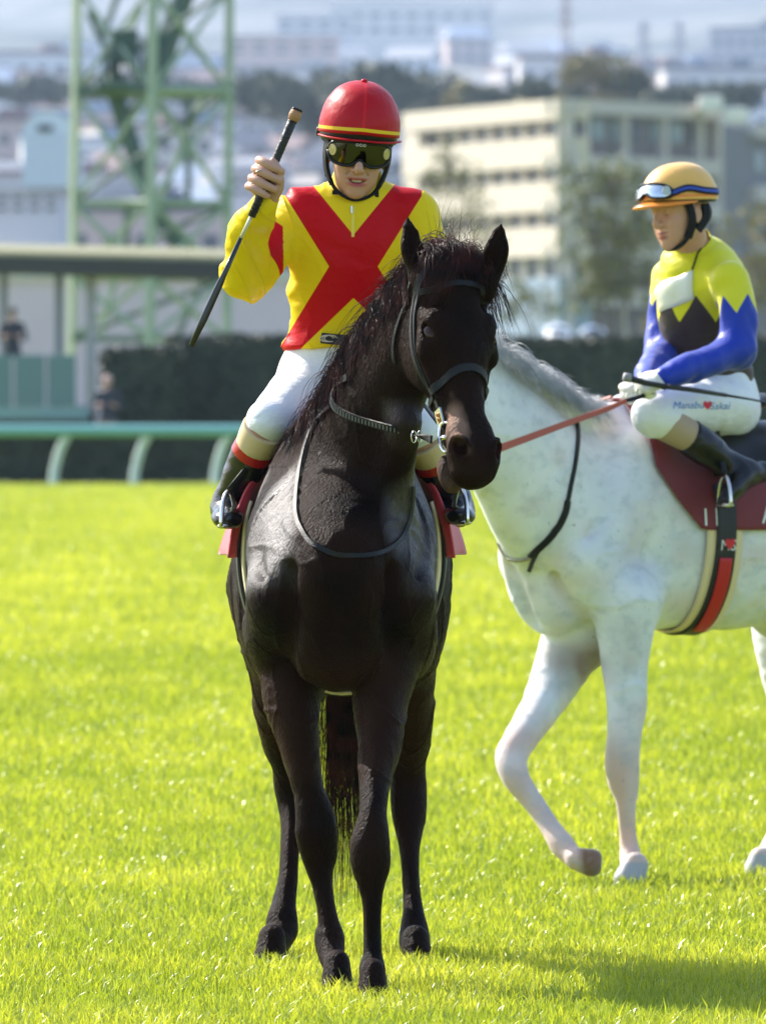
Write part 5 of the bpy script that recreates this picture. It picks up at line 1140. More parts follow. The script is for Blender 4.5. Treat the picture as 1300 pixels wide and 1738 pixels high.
def yel_clothes():
    F = Field((.62,27.55,1.60), (1.40,28.80,2.20), .0042)
    F.tube(TY, TYr, side=lat, k=.03); F.tube([AY_L[0]+V(0,0,-.005), TY[5], AY_R[0]], [.060,.078,.056], k=.05)
    F.tube(P3((1184,440,28.20),(1176,415,28.155)), [.076,.068], k=.015); F.tube(P3((1184,445,28.20),(1170,395,28.12)), [.062,.061], k=.003, op='s')
    F.plane(P(1200,668,28.4), (.12,.05,-1))
    v, q = F.mesh("yj", 1); n = vnormals(v, q); wp = v+np.stack([vnoise(v,6),vnoise(v+3,6),vnoise(v+7,6)],1)*.03
    v = v+n*(vnoise(wp,(8,8,24))*.008+vnoise(wp,(16,16,50))*.002)[:,None]
    me = mesh_np("jersey", v, q); set_attr(me, "yoke", yoke_attr(v)); jo = link("jersey", me, M_silk2, rider2); jb = bvh_of(v, q)
    for A, Fo in ((AY_L, FY_L), (AY_R, FY_R)):
        pts = np.vstack([A, Fo]); F = Field(pts.min(0)-.12, pts.max(0)+.12, .0042)
        F.tube(A, [.068,.064,.060], k=.03); F.tube(Fo, [.058,.051,.041], k=.035)
        v, q = F.mesh("ys", 1); n = vnormals(v, q); wp = v+np.stack([vnoise(v,8),vnoise(v+3,8),vnoise(v+7,8)],1)*.03
        v = v+n*(vnoise(wp,(24,24,15))*.0065+vnoise(wp,(13,13,13))*.003)[:,None]
        me = mesh_np("sleeve", v, q); ax = unit(A[2]-A[0]); t = (v-A[0])@ax; r = v-A[0]-t[:,None]*ax; ang = np.arctan2(r@lat, r@np.cross(ax, lat))
        tri = np.abs(((ang/(2*math.pi)*5+.1) % 1)-.5)*2; set_attr(me, "yoke", .055+.065*tri-t); link("sleeve", me, M_blue, rider2)
    for W, D, N_, th in hands_y:
        F = Field(W-.16, W+.16, .003); hand(F, W, D, N_, th, curl=(1.0,1.1,.7), s=.95, off=.0022); F.tube([W-unit(D)*.012, W+unit(D)*.01], [.029,.030], k=.01)
        v, q = F.mesh("g", 1); link("glove", mesh_np("glove", v, q), M_glove, rider2)
    # race card held flat on the chest by a cord round the neck
    card = MB(); cs = []
    for (px, py) in ((1112,492),(1176,458),(1178,506),(1112,531)):
        p, nn = hit(jb, px, py); 
        if p is None: p, nn = hit(jb, px+8, py)
        cs.append(p+nn*.006)
    g = []
    for i in range(7):
        for j in range(5):
            a, b = i/6, j/4; g.append(cs[0]*(1-a)*(1-b)+cs[1]*a*(1-b)+cs[2]*a*b+cs[3]*(1-a)*b)
    gg = []
    for p in g:
        q_, nn = near(jb, p); gg.append(q_+nn*.0045 if np.linalg.norm(q_-p) < .05 else p)
    card.add(gg, [(i*5+j, i*5+j+1, (i+1)*5+j+1, (i+1)*5+j) for i in range(6) for j in range(4)])
    co = card.build("clear_card_pouch", mat("clear_pouch", (.80,.80,.72), .18, coat=.6, noise=(18,.35,(.75,.72,.35))), rider2, smooth=True); m = co.modifiers.new("s",'SOLIDIFY'); m.thickness = .002
    cd = MB(); q1, n1 = near(jb, gg[30]); q2, n2 = hit(jb, 1184, 430); q3, n3 = near(jb, P(1196,412,28.12))
    cd.tube([q1+n1*.008, q2+n2*.008, q3+n3*.008], .0035, n=6); cd.build("neck_cord", M_blkfab, rider2, smooth=True)
    # breeches
    F = Field((.62,27.5,1.36), (1.42,28.90,1.80), .0045)
    F.ell(P(1216,690,28.42), (.150,.150,.125), None, .04); F.tube(P3((1208,660,28.40),(1204,640,28.38)), [(.135,.148),(.128,.142)], side=lat, k=.03)
    F.tube(LY, [.100,.090,.068], k=.05); F.ell(LY[2], (.072,.062,.062), None, .03); F.tube([SY[0], SY[0]+(SY[1]-SY[0])*.25], [.062,.058], k=.02)
    F.tube(LYf, [.100,.088,.066], k=.05); F.ell(LYf[2], (.070,.062,.060), None, .03)
    v, q = F.mesh("yp", 1); n = vnormals(v, q); wp = v+np.stack([vnoise(v,8),vnoise(v+3,8),vnoise(v+7,8)],1)*.03
    v = v+n*(vnoise(wp,(30,30,12))*.004+vnoise(wp,(12,12,8))*.004)[:,None]
    br = link("breeches", mesh_np("breeches", v, q), M_breech, rider2); bb = bvh_of(v, q)
    for S in (SY, SYf):
        d = unit(S[1]-S[0]); a0 = S[0]+d*.045
        F = Field(S[0]-.16, S[1]+.16, .004); F.tube([a0, a0+d*.06, a0+d*.11], [.062,.058,.054], k=.01); F.plane(a0, -d); F.plane(a0+d*.105, d)
        v, q = F.mesh("s", 1); link("stocking", mesh_np("stocking", v, q), mat("tan_stocking", (.42,.30,.20), .6), rider2)
        F = Field(S.min(0)-.16 if hasattr(S,'min') else np.min(S,0)-.16, np.max(S,0)+.22, .0045)
        an = S[3]; F.tube([a0+d*.10, S[1]+(S[2]-S[1])*.5, S[2], an], [.058,.060,.048,.044], k=.01)
        off = S[3]-SY[3]
        F.tube([P(1285,802,28.08)+off, P(1262,812,28.02)+off, P(1243,832,27.97)+off, P(1228,850,27.93)+off], [(.034,.036),(.045,.038),(.046,.034),(.030,.024)], side=V(.2,-.9,.3), k=.03)
        F.tube([P(1294,795,28.09)+off, P(1296,806,28.09)+off], [.022,.02], k=.02)
        F.plane(a0+d*.102, -d)
        v, q = F.mesh("b", 1); n = vnormals(v, q); v = v+n*(vnoise(v,(30,30,24))*.003)[:,None]; link("boot", mesh_np("boot", v, q), M_boot, rider2)
    return br, bb, jb
br2, bb2, jb2 = yel_clothes()
def text_on(s, bvh, px, py, size, ang, material, parent, name, shear=.25, skew=0, thick=.0012, d=28):
    cu = bpy.data.curves.new(name, 'FONT'); cu.body = s; cu.size = 1; cu.shear = shear; cu.resolution_u = 3
    o = bpy.data.objects.new(name, cu); scene.collection.objects.link(o); dg = bpy.context.evaluated_depsgraph_get(); me = bpy.data.meshes.new_from_object(o.evaluated_get(dg))
    bpy.data.objects.remove(o); ca, sa = math.cos(ang), math.sin(ang)
    import bmesh
    bm = bmesh.new(); bm.from_mesh(me); bmesh.ops.subdivide_edges(bm, edges=[e for e in bm.edges if e.calc_length() > .15], cuts=2); 
    for vv in bm.verts:
        x, y = vv.co.x*size, vv.co.y*size; qx, qy = px+x*ca+y*sa, py+x*sa-y*ca
        p, nn = hit(bvh, qx, qy)
        if p is None: p = P(qx, qy, d); nn = V(0,-1,0)
        vv.co = Vector(p+nn*thick)
    me2 = bpy.data.meshes.new(name); bm.to_mesh(me2); bm.free(); me2.materials.clear(); return link(name, me2, material, parent)
M_ink = mat("embroidery_blue", (.02,.16,.48), .6)
text_on("Manabu", bb2, 1140, 694, 17, -.02, M_ink, br2, "embroidery"); text_on("Sakai", bb2, 1203, 695, 17, -.02, M_ink, br2, "embroidery")
text_on("♥", bb2, 1191, 693, 14, 0, mat("embroidery_red", (.65,.02,.04), .6), br2, "embroidered_heart", shear=0)
def yel_headgear():
    rim = lambda a: -.006+.012*math.cos(a)-.006*abs(math.sin(a))
    hl = dome("helmet", HY2, (-.005,0,.050), (.138,.115,.120), rim, M_orange, rider2)
    dome("helmet_shell", HY2, (-.005,0,.046), (.130,.110,.114), lambda a: -.012+.010*math.cos(a)-.006*abs(math.sin(a)), M_blkplas, hl)
    vs = []; n = 30
    for i in range(n+1):
        a = -1.45+2.9*i/n; e = math.cos(a/1.45*math.pi/2)**.7
        for j in range(6):
            t = j/5; vs.append(HY2.p((-.005+.139*math.cos(a))+.042*e*t*math.cos(a*.5), .117*math.sin(a)+.012*e*t*math.sin(a), .050+rim(a)-.004-.010*e*t*t-.003*t))
    b = MB(); b.add(vs, [(i*6+j, i*6+j+1, (i+1)*6+j+1, (i+1)*6+j) for i in range(n) for j in range(5)])
    o = b.build("peak", mat("peak_orange", (.85,.26,.02), .35, coat=.3), hl, smooth=True); m = o.modifiers.new("s",'SOLIDIFY'); m.thickness = .006
    fo, pt = goggles(hl, HY2, (.132,0,.088), .42, .115, .86, .026, mat("clear_lens", (.55,.60,.66), .06, metal=.85), M_blkplas, mat("vent_grey", (.45,.50,.47), .3))
    b = MB(); b2 = MB()
    for s in (-1,1):
        pts = [pt(.86*s, 0), HY2.p(.05,.118*s,.082), HY2.p(-.02,.121*s,.066), HY2.p(-.10,.090*s,.056), HY2.p(-.143,.0,.052)]; nr = [HY2.f*.6+HY2.l*s, HY2.l*s+HY2.f*.3, HY2.l*s, HY2.l*s-HY2.f*.6, -HY2.f]
        strap(b, pts, nr, .024, .003); strap(b2, [p+unit(q)*.0032 for p, q in zip(pts, nr)], nr, .011, .002)
    b.build("goggle_strap", M_blkfab, hl); b2.build("strap_stripe", mat("stripe_blue", (.01,.05,.42), .5), hl)
    b = MB()
    for s in (-1,1):
        strap(b, [HY2.p(.026,.080*s,.030), HY2.p(.020,.084*s,-.01), HY2.p(.022,.078*s,-.045), HY2.p(.034,.064*s,-.085)], [HY2.l*s]*4, .030, .012)
        strap(b, [HY2.p(-.045,.080*s,.020), HY2.p(-.035,.086*s,-.025), HY2.p(.000,.082*s,-.062)], [HY2.l*s]*3, .030, .012)
    strap(b, [HY2.p(.020,-.070,-.070), HY2.p(.045,-.046,-.102), HY2.p(.056,0,-.118), HY2.p(.045,.046,-.102), HY2.p(.020,.070,-.070)], [-HY2.u-HY2.l*.5,-HY2.u,-HY2.u,-HY2.u,-HY2.u+HY2.l*.5], .026, .010)
    b.build("chin_strap", M_blkfab, hl)
    F = Field(HY2.p(-.03,0,-.02)-.14, HY2.p(-.03,0,-.02)+.14, .005); F.ell(HY2.p(-.035,0,-.005), (.080,.079,.062), HY2.M, .01)
    v, q = F.mesh("h", 1); link("hair", mesh_np("hair", v, q), mat("short_black_hair", (.012,.010,.009), .6, bump=(150,.6)), rider2)
yel_headgear()
# whip in the gloved hand
wy = empty("riding_whip", P(1100,645,27.75), "thin black riding whip carried level in the gloved hand", "whip")
m = MB(); m.tube(P3((1064,641,27.70),(1095,650,27.72),(1130,656,27.74)), [.013,.010,.009], n=10); m.tube(P3((1130,656,27.74),(1170,661,27.80),(1232,671,27.92)), [.009,.0085,.007], n=10); m.build("handle", bpy.data.materials["whip_rubber"], wy, smooth=True)
m = MB(); m.tube(P3((1232,671,27.92),(1275,678,28.0),(1345,692,28.15)), [.0045,.0035,.003], n=8); m.build("shaft", M_blkplas, wy, smooth=True)
m = MB(); m.tube(P3((1058,640,27.70),(1070,642,27.705)), [.015,.0155], n=12); m.build("end_cap", mat("cap_grey", (.25,.24,.24), .5), wy, smooth=True)
# ================================================================ saddles, bridles, straps
def drape(O, Fw, bvh, f0, f1, ang0, ang1, offf, nf=14, na=40, zc=1.18):
    """a sheet of cloth laid on the horse's body between two stations and two angles (0 = up, + = left side); ang0/ang1 may vary with f"""
    L = np.cross(V(0,0,1), Fw); vs = []; 
    for i in range(nf+1):
        f = f0+(f1-f0)*i/nf; a0 = ang0(f) if callable(ang0) else ang0; a1 = ang1(f) if callable(ang1) else ang1
        row = []
        for j in range(na+1):
            a = a0+(a1-a0)*j/na; d = L*math.sin(a)+V(0,0,1)*math.cos(a); o = O+Fw*f+V(0,0,zc)
            h = bvh.ray_cast(Vector(o+d*.75), Vector(-d)); 
            r = np.array(h[0]) if h[0] is not None and np.dot(np.array(h[0])-o, d) > .05 else o+d*.28
            row.append((np.dot(r-o, d), o, d, f, a))
        rr = np.array([x[0] for x in row])
        for _ in range(4): rr[1:-1] = .25*rr[:-2]+.5*rr[1:-1]+.25*rr[2:]
        vs += [x[1]+x[2]*(r+offf(x[3], x[4])) for x, r in zip(row, rr)]
    fs = [(i*(na+1)+j, i*(na+1)+j+1, (i+1)*(na+1)+j+1, (i+1)*(na+1)+j) for i in range(nf) for j in range(na)]
    return vs, fs
def sheet(name, vs, fs, material, parent, t=.006):
    b = MB(); b.add(vs, fs); o = b.build(name, material, parent, smooth=True); m = o.modifiers.new("s", 'SOLIDIFY'); m.thickness = t; m.offset = 1; return o, vs
def saddle_set(O, Fw, bvh, label, clothcol, feet, girthcol, zlow, f0=-.06, fg=-.13, fl=1.0, ir=V(.35,-.90,0), pad=.010):
    L = np.cross(V(0,0,1), Fw); w = lambda f,l,z: O+Fw*f+L*l+V(0,0,z)
    root = empty("saddle", w(-.3,0,1.55), label, "saddle")
    M_cl = mat("saddle_cloth_weave", clothcol, .62, sheen=.4, bump=(300,.25))
    am = lambda f: zlow(f)
    off = lambda f, a: .012+fl*.036*max(0, abs(a)-.75)*(.75+1.1*max(0, -f))+.040*fl*math.exp(-((f-f0)/.035)**2)*min(1, abs(a))
    vs, fs = drape(O, Fw, bvh, f0, -.66, lambda f: -am(f), lambda f: am(f), off, 22, 64)
    cl, cv = sheet("saddle_cloth", vs, fs, M_cl, root, .007)
    vs, fs = drape(O, Fw, bvh, -.16, -.54, -.95, .95, lambda f, a: .022, 12, 40)
    sheet("saddle_flap", vs, fs, mat("saddle_leather", (.006,.006,.006), .4, spec=.3), root, .012)
    F = Field(w(-.35,0,1.52)-.34, w(-.35,0,1.52)+.34, .006)
    F.tube([w(-.14,0,1.585),w(-.26,0,1.575),w(-.40,0,1.575),w(-.52,0,1.605)], [(.05,.035),(.085,.030),(.11,.030),(.10,.022)], side=L, k=.02)
    v, q = F.mesh("seat", 1); link("seat", mesh_np("seat", v, q), bpy.data.materials["saddle_leather"], root)
    g = lambda t, n, m_, oo, a0=1.05: (lambda r: sheet(n, r[0], r[1], m_, root, .008))(drape(O, Fw, bvh, fg+t/2, fg-t/2, a0, 2*math.pi-a0, lambda f, a: oo, 6, 60))
    g(.125+.05*fl, "girth_pad", mat("girth_pad_cream", (.78,.62,.34), .8, sheen=.4), pad); g(.075, "girth", girthcol, pad+.010)
    for s, foot in feet:                                       # stirrup iron and leather
        foot = np.asarray(foot, float); b = MB(); top = foot+V(0,0,.105); U = unit(ir*V(s,1,1) if ir[1] < -.5 else ir)
        pts = [foot+U*.052*math.cos(t)+V(0,0,1)*(.062*math.sin(t) if math.sin(t) > 0 else 0)*(1.55) for t in np.linspace(-.08, math.pi+.08, 17)]
        b.tube(pts, .0062, n=8); b.tube([foot-U*.054, foot+U*.054], .012, n=8, flat=.5); b.build("stirrup", M_steel, root, smooth=True)
        b = MB(); b.tube([top, w(-.20,.20*s,1.50)+V(0,0,0)], .010, n=8, flat=.3, side=Fw); b.build("stirrup_leather", M_leather, root, smooth=True)
    return root, cl, cv, w, L
M_girth = mat("girth_black", (.012,.012,.013), .5, bump=(200,.3))
# --- black horse
sB, clB, cvB, wB, LB = saddle_set(OB, FB, bvhB, "light racing saddle on a red cloth on the black horse", (.62,.035,.06), [(-1, P(388,893,23.10)), (1, P(781,887,23.10))], M_girth, lambda f: 1.62, pad=.034)
# white lettering of the cloth's lower edge, seen at a grazing angle
def cloth_text(s, O, Fw, bvh, f, a, size, side, material, parent, off, zc=1.18):
    cu = bpy.data.curves.new("number", 'FONT'); cu.body = s; cu.size = 1; cu.resolution_u = 2; o = bpy.data.objects.new("number", cu); scene.collection.objects.link(o)
    me = bpy.data.meshes.new_from_object(o.evaluated_get(bpy.context.evaluated_depsgraph_get())); bpy.data.objects.remove(o); L = np.cross(V(0,0,1), Fw)
    import bmesh
    bm = bmesh.new(); bm.from_mesh(me); bmesh.ops.subdivide_edges(bm, edges=[e for e in bm.edges if e.calc_length() > .2], cuts=2)
    for vv in bm.verts:
        x, y = vv.co.x*size, vv.co.y*size; ff = f-x*side; aa = (a-y/.27)*side; d = L*math.sin(aa)+V(0,0,1)*math.cos(aa); oo = O+Fw*ff+V(0,0,zc)
        h = bvh.ray_cast(Vector(oo+d*.75), Vector(-d)); r = np.dot(np.array(h[0])-oo, d) if h[0] is not None else .28; vv.co = Vector(oo+d*(r+off(ff, aa)))
    me2 = bpy.data.meshes.new("number"); bm.to_mesh(me2); bm.free(); me2.materials.clear(); return link("number", me2, material, parent)
M_white = mat("white_print", (.80,.80,.78), .6)
offc = lambda f, a: .0225+.036*max(0, abs(a)-.75)*(.75+1.1*max(0, -f))+.040*math.exp(-((f+.06)/.035)**2)*min(1, abs(a))
cloth_text("NAKA", OB, FB, bvhB, -.34, 1.52, .085, -1, M_white, clB, offc); cloth_text("NAKA", OB, FB, bvhB, -.10, 1.52, .085, 1, M_white, clB, offc)
# --- white horse
sW, clW, cvW, wW, LWW = saddle_set(OW, FW, bvhW, "light racing saddle on a dark red numbered cloth on the white horse", (.17,.006,.014), [(-1, P(1190,862,28.62)), (1, P(1229,857,27.90))], M_girth, lambda f: 1.62 if f < -.10 else 1.62-max(0, f+.10)*4.6, f0=.07, fg=-.19, fl=.15)
offw = lambda f, a: .0235+.15*.036*max(0, abs(a)-.75)*(.75+1.1*max(0, -f))+.006*math.exp(-((f-.07)/.035)**2)
cloth_text("11R", OW, FW, bvhW, -.088, 1.56, .085, 1, M_white, clW, offw)
cloth_text("A", OW, FW, bvhW, -.325, 1.54, .085, 1, M_white, clW, offw)
# red tapering insert and small pale emblem on the girth
vs, fs = drape(OW, FW, bvhW, -.165, -.215, 1.95, 2.85, lambda f, a: .032, 4, 20)
c = len(vs)//2
sheet("girth_insert", vs, fs, mat("girth_red", (.50,.012,.015), .5), sW, .003)
cloth_text("MS", OW, FW, bvhW, -.165, 1.86, .05, 1, M_white, clW, lambda f, a: .0315); text_h = cloth_text("♥", OW, FW, bvhW, -.178, 1.83, .035, 1, mat("emblem_red", (.6,.02,.03), .6), clW, lambda f, a: .0335)
# ---------------------------------------------------------------- black horse's bridle (children of the horse)
def strap_px(mb, bvh, pl, w, t=.005, off=.005, jump=.05):
    Q = spline(np.array([(x, y, 0) for x, y in pl], float), 10); pts = []; nr = []
    for x, y, _ in Q:
        p, n_ = hit(bvh, x, y)
        if p is None or (pts and np.linalg.norm(p+n_*off-pts[-1]) > jump): continue
        pts.append(p+n_*off); nr.append(n_)
    pts, nr = np.array(pts), np.array(nr)
    for _ in range(4): pts[1:-1] = .5*pts[1:-1]+.25*(pts[:-2]+pts[2:]); nr[1:-1] = .5*nr[1:-1]+.25*(nr[:-2]+nr[2:])
    strap(mb, pts, nr, w, t, n=1)
def bridle(H, bvh, parent, px_mode=True):
    br = MB(); h = H.p
    for s in (-1,1):
        strap_on(br, bvh, [h(.015,-.045,.060*s),h(.10,-.10,.088*s),h(.20,-.125,.085*s),h(.32,-.130,.066*s),h(.445,-.105,.055*s)], .016, .004)   # cheekpiece
        strap_on(br, bvh, [h(.015,-.045,.056*s),h(.12,-.085,.089*s),h(.24,-.108,.082*s),h(.345,-.100,.064*s)], .011, .004)
        strap_on(br, bvh, [h(.015,-.06,.062*s),h(.08,-.15,.082*s),h(.16,-.235,.05*s),h(.20,-.26,.01*s)], .012, .004)               # throat lash
    strap_on(br, bvh, [h(.345,-.100,-.066),h(.328,-.050,-.055),h(.305,-.02,-.02),h(.305,-.018,.02),h(.328,-.050,.055),h(.345,-.100,.066)], .024, .006)  # noseband
    strap_on(br, bvh, [h(.345,-.100,-.066),h(.355,-.16,-.05),h(.36,-.185,0),h(.355,-.16,.05),h(.345,-.100,.066)], .018, .005)
    strap_on(br, bvh, [h(.075,-.06,-.085),h(.072,-.02,-.045),h(.070,-.012,0),h(.072,-.02,.045),h(.075,-.06,.085)], .018, .005)     # browband
    strap_on(br, bvh, [h(.015,-.045,-.06),h(-.01,-.02,0),h(.015,-.045,.06)], .020, .005)
    b = br.build("bridle", M_leather, parent, smooth=False)
    for s in (-1,1):
        m = MB(); c = h(.475,-.115,.058*s); cc, _ = near(bvh, c); nn = unit(H.L*s+H.N*.35); T = H.A; W = unit(np.cross(nn, T)); c = cc+nn*.006
        m.tube([c+T*.042*math.cos(t)+W*.034*math.sin(t)*(1 if math.sin(t) > 0 else .55) for t in np.linspace(0, 2*math.pi, 25)], .0052, n=8)
        m.tube([c-W*.012, c+W*.010], .0075, n=8); m.build("bit_ring", M_steel, b, smooth=True)
        m = MB(); c2, n2 = near(bvh, h(.415,-.112,.056*s)); n2 = unit(n2); T2 = unit(H.A-n2*np.dot(H.A, n2)); W2 = np.cross(n2, T2)
        m.add([c2+n2*.008+T2*x+W2*y+n2*z for x in (-.024,.024) for y in (-.018,.018) for z in (0,.005)], [(0,1,3,2),(4,6,7,5),(0,4,5,1),(2,3,7,6),(0,2,6,4),(1,5,7,3)]); m.build("buckle_plate", M_steel, b)
    return b
brB = bridle(HB, bvhB, black)
# small round marks on the near buckle plate
m = MB(); c2, n2 = near(bvhB, HB.p(.415,-.112,-.056)); T2 = unit(HB.A-n2*np.dot(HB.A, n2)); W2 = np.cross(n2, T2)
for sx in (-.0070,.0070): m.tube([c2+n2*.0145+T2*(sx+.0062*math.cos(t))+W2*.0062*math.sin(t) for t in np.linspace(0, 6.28, 14)], .0020, n=6)
m.build("plate_mark", mat("gold_mark", (.6,.25,.03), .4), brB, smooth=True)
# reins and neck strap
cur = MB(); pts = []; nr = []
for x, y in ((716,741),(700,735),(668,727),(630,717),(598,707),(572,692),(566,672),(576,652),(592,640)):
    p, n_ = hit(bvhB, x, y)
    if p is None: p = P(x, y, 22.7); n_ = V(-.6,-.8,0)
    pts.append(p+n_*.006); nr.append(n_)
pts[0] = HB.p(.478,-.115,-.075); 
strap(cur, pts, nr, .022, .006, n=5); rein = cur.build("rein", M_leather, black)
st = MB(); gold = mat("stitch_grey", (.22,.21,.19), .6); A_ = spline(np.hstack([pts, nr]), 6)
for i in range(8, 34, 1):
    q, n_ = A_[i,:3], unit(A_[i,3:]); st.tube([q+n_*.0045-V(0,0,.006), q+n_*.0045+V(0,0,.006)], .0014, n=5)
st.build("rein_stitching", gold, rein)
bk = MB(); q, n_ = A_[4,:3], unit(A_[4,3:])
for dx in (0,.016): bk.tube([q+n_*.005+V(-dx+.007*math.cos(t), 0, .016*math.sin(t)) for t in np.linspace(0, 6.28, 14)], .0018, n=6)
bk.build("rein_buckle", M_steel, rein, smooth=True)
ns = MB(); strap_px(ns, bvhB, ((562,690),(540,712),(524,745),(512,790),(505,835),(504,870),(512,897),(530,922),(556,937),(590,943),(625,943),(655,934),(678,916),(691,888),(697,855),(699,825)), .014, .005, .006)
ns.build("neck_strap", M_leather, black)
# off rein on the far side of the neck up to the rider's hand
fr = MB(); fr.tube([HB.p(.478,-.115,.070), P(745,720,22.62), P(722,690,22.85), P(680,640,23.0), P(652,612,23.02)], .008, n=8, flat=.4); fr.build("rein", M_leather, black, smooth=True)
# --- white horse: bridle, rust reins, neck strap
brW = bridle(HW, bvhW, white)
M_rust = mat("rust_rein", (.42,.085,.035), .5, bump=(200,.3))
b = MB(); strap(b, P3((672,800,27.15),(760,792,27.22),(850,760,27.30),(920,734,27.42),(985,710,27.58),(1030,694,27.66),(1062,680,27.72)), [V(.05,-1,.1)]*7, .030, .006, n=5, taper=(1.0,.5)); b.build("rein", M_rust, white)
b = MB(); strap(b, P3((985,690,28.12),(1010,681,28.1),(1036,674,28.05)), [V(0,-.7,.7)]*3, .016, .005); b.build("rein", M_rust, white)
b = MB(); strap(b, P3((1062,680,27.72),(1090,672,27.76),(1108,660,27.80)), [V(.05,-1,.2)]*3, .015, .005); b.build("rein_end", M_leather, white)
ns = MB()
strap_px(ns, bvhW, ((975,708),(979,726),(979,752),(974,790),(967,825),(962,850)), .018)
strap_px(ns, bvhW, ((962,850),(958,870),(946,895),(930,915),(912,932),(900,944)), .026, .008)
strap_px(ns, bvhW, ((915,930),(905,948),(898,968)), .015, .006)
ns.build("neck_strap", M_leather, white)
ns = MB(); strap_px(ns, bvhW, ((912,936),(895,947),(876,950),(862,946),(852,934),(847,922)), .014); ns.build("neck_strap_end", mat("worn_leather", (.30,.27,.22), .5), white)
# ================================================================ manes, forelock, tail
rg = np.random.RandomState(3)
def mane(name, poll, base, crest, n, length, fall, out, width, material, parent, bvh, seed=1, spread=.5, m=9, curl=.3):
    """strands rooted along 'crest' (points), hanging by gravity and lying on the neck"""
    rr = np.random.RandomState(seed); C = spline(crest, 12); t = rr.rand(n); i = t*(len(C)-1); k = i.astype(int).clip(0, len(C)-2); fr = (i-k)[:,None]
    root = C[k]*(1-fr)+C[k+1]*fr; root = root+rr.normal(0, .008, (n,3)); L = (np.interp(t, [0,1], length) if np.ndim(length) else length)*(1+rr.normal(0, .22, n)).clip(.4,1.7)
    clump = (vnoise(np.stack([t*60, t*0, t*0],1), 1)+.0)
    paths = np.zeros((n, m, 3)); P_ = root.copy(); d = np.tile(np.asarray(out, float), (n,1))+rr.normal(0, .25, (n,3)); d /= np.linalg.norm(d, axis=1)[:,None]
    paths[:,0] = P_; F = np.asarray(fall, float)
    for j in range(1, m):
        w = min(1, (j/(m-1))*2.2); d = d*(1-.45*w)+(F+clump[:,None]*spread*V(.2,-.1,0)+rr.normal(0, .10, (n,3)))*.45*w; d /= np.linalg.norm(d, axis=1)[:,None]
        P_ = P_+d*(L/(m-1))[:,None]; paths[:,j] = P_
    if bvh is not None:                               # keep the hair outside the skin
        for a in range(n):
            for j in range(1, m):
                h = bvh.find_nearest(Vector(paths[a,j]))
                q, nn = np.array(h[0]), np.array(h[1]); s_ = np.dot(paths[a,j]-q, nn)
                if s_ < .004: paths[a,j] = q+nn*(.004+.012*rr.rand())
    return hairs(name, paths, width*(.6+.8*rr.rand(n)), material, parent)
M_mane = mat("mane_hair", (.006,.003,.0026), .45, noise=(20,.8,(.11,.024,.015)), spec=.22)
# crest line of the black neck on its off side
crestB = [P(775,426,22.60), P(750,440,22.64), P(722,464,22.68), P(686,510,22.74), P(650,558,22.80), P(612,618,22.88), P(582,676,22.98), P(556,725,23.08)]
mane("mane", None, None, crestB, 5600, (.16,.15), V(-.24,-.25,-.92), V(-.42,-.25,.25), .0013, M_mane, black, bvhB, 1)
mane("mane_underlayer", None, None, [p+V(.012,.0,-.01) for p in crestB], 2600, (.10,.10), V(-.10,-.35,-.92), V(-.35,-.35,.1), .0016, M_mane, black, bvhB, 2)
# forelock
fl = [HB.p(-.015,-.03,-.070), HB.p(-.035,-.035,-.02), HB.p(-.035,-.035,.03), HB.p(-.01,-.035,.075)]
mane("forelock", None, None, fl, 1300, (.09,.11), V(.10,-.25,-.95), V(.1,-.5,.75), .00115, M_mane, black, bvhB, 4, spread=1.6)
mane("forelock_side", None, None, [HB.p(-.0,-.05,.075), HB.p(.02,-.055,.092)], 110, .15, V(.22,-.05,-.95), V(.15,-.2,-.3), .0011, M_mane, black, bvhB, 5, spread=.8)
mane("forelock_wisps", None, None, fl, 60, (.12,.10), V(.1,-.1,.5), V(.2,-.1,1), .0008, M_mane, black, None, 6, spread=4)
mane("forelock_lock", None, None, [HB.p(-.01,-.02,-.02), HB.p(-.01,-.02,-.005)], 160, .14, V(-.38,-.2,-.9), V(-.1,-.8,.2), .0011, M_mane, black, bvhB, 8, spread=.4)
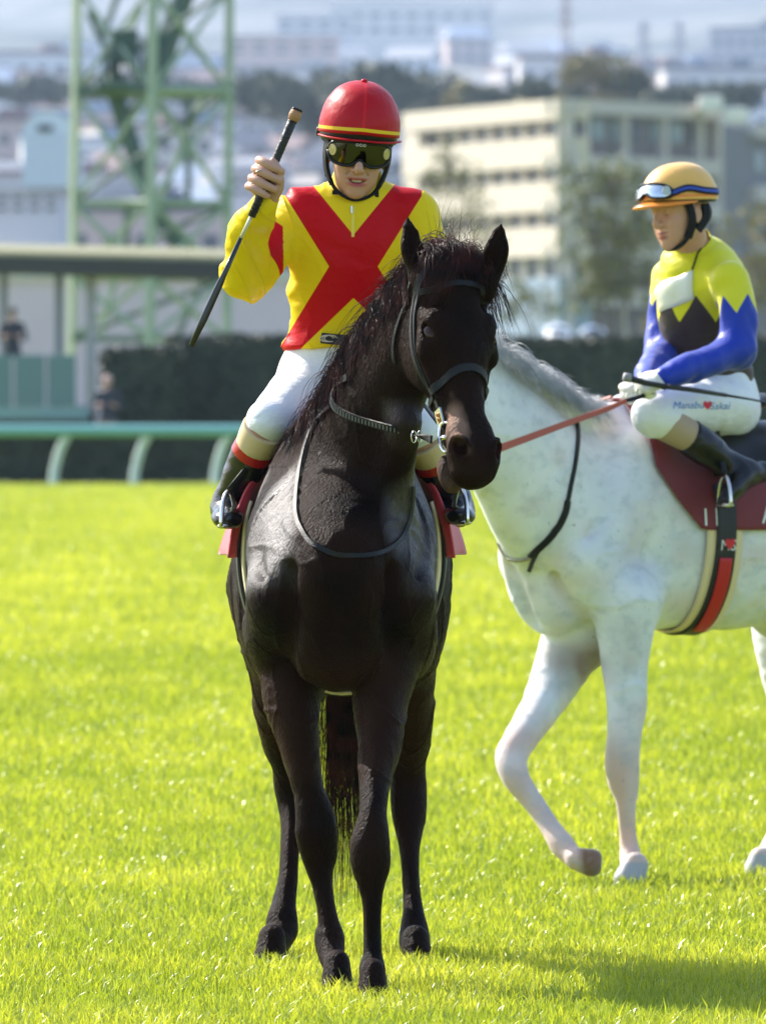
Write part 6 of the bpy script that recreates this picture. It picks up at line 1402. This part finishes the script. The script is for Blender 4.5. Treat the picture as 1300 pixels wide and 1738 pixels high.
# tail seen between the legs
def tail():
    rr = np.random.RandomState(9); n = 1000; m = 14; paths = np.zeros((n,m,3)); top = wB(-1.03,0,1.32); a = rr.rand(n)*6.28; r = rr.rand(n)**.5
    L = .75+.45*rr.rand(n)**1.5; L[:60] += .12
    for j in range(m):
        s = j/(m-1); z = top[2]-s*L*(1.0); w = .015+.055*math.sin(min(1,s*1.5)*math.pi/2)
        paths[:,j,0] = top[0]+.002+w*r*np.cos(a)*(1-.15*s)+.035*s*np.sin(a*5+s*2); paths[:,j,1] = top[1]+.10*math.sin(s*1.5)+w*.6*r*np.sin(a); paths[:,j,2] = z
    k = slice(0, 26); s = np.linspace(0,1,m)[None,:]; paths[k,:,0] -= (.16*s**3)*rr.rand(26)[:,None]
    return hairs("tail", paths, .0013*(.6+.8*rr.rand(n)), M_mane, black)
tail()
# white horse's mane: thin grey hair on the near side
M_manew = mat("grey_mane_hair", (.66,.66,.66), .5, noise=(10,.9,(.34,.36,.38)))
crW = P3((1012,690,28.05),(975,683,27.96),(935,655,27.88),(895,632,27.80),(850,605,27.70),(800,572,27.60),(752,548,27.5))
mane("mane", None, None, crW, 1500, (.10,.17), V(.38,-.45,-.75), V(.35,-.45,.45), .0013, M_manew, white, bvhW, 11)
mane("mane_crest", None, None, crW, 500, (.05,.06), V(.5,-.2,-.2), V(.2,-.1,.9), .0010, M_manew, white, None, 12)
def tailw():
    rr = np.random.RandomState(9); n = 500; m = 10; paths = np.zeros((n,m,3)); top = wW(-1.05,0,1.30); a = rr.rand(n)*6.28; r = rr.rand(n)**.5
    for j in range(m):
        s = j/(m-1); w = .02+.07*math.sin(min(1,s*1.5)*math.pi/2); paths[:,j,0] = top[0]+.06*math.sin(s*1.5)+w*r*np.cos(a); paths[:,j,1] = top[1]+.05*s+w*r*np.sin(a); paths[:,j,2] = top[2]-s*.8*(.9+.2*r)
    hairs("tail", paths, .002, M_manew, white)
tailw()
# ================================================================ the air
mh = bpy.data.materials.new("haze_air"); mh.use_nodes = True; nt = mh.node_tree; nt.nodes.remove(nt.nodes["Principled BSDF"])
pv_ = nt.nodes.new("ShaderNodeVolumePrincipled"); pv_.inputs["Color"].default_value = (.56,.73,1,1); pv_.inputs["Density"].default_value = 1.3e-4; pv_.inputs["Anisotropy"].default_value = .2
nt.links.new(pv_.outputs[0], nt.nodes["Material Output"].inputs["Volume"])
m = MB(); m.box((0,4700,600), (9000,10200,1204)); tag(m.build("haze", mh), kind="stuff")
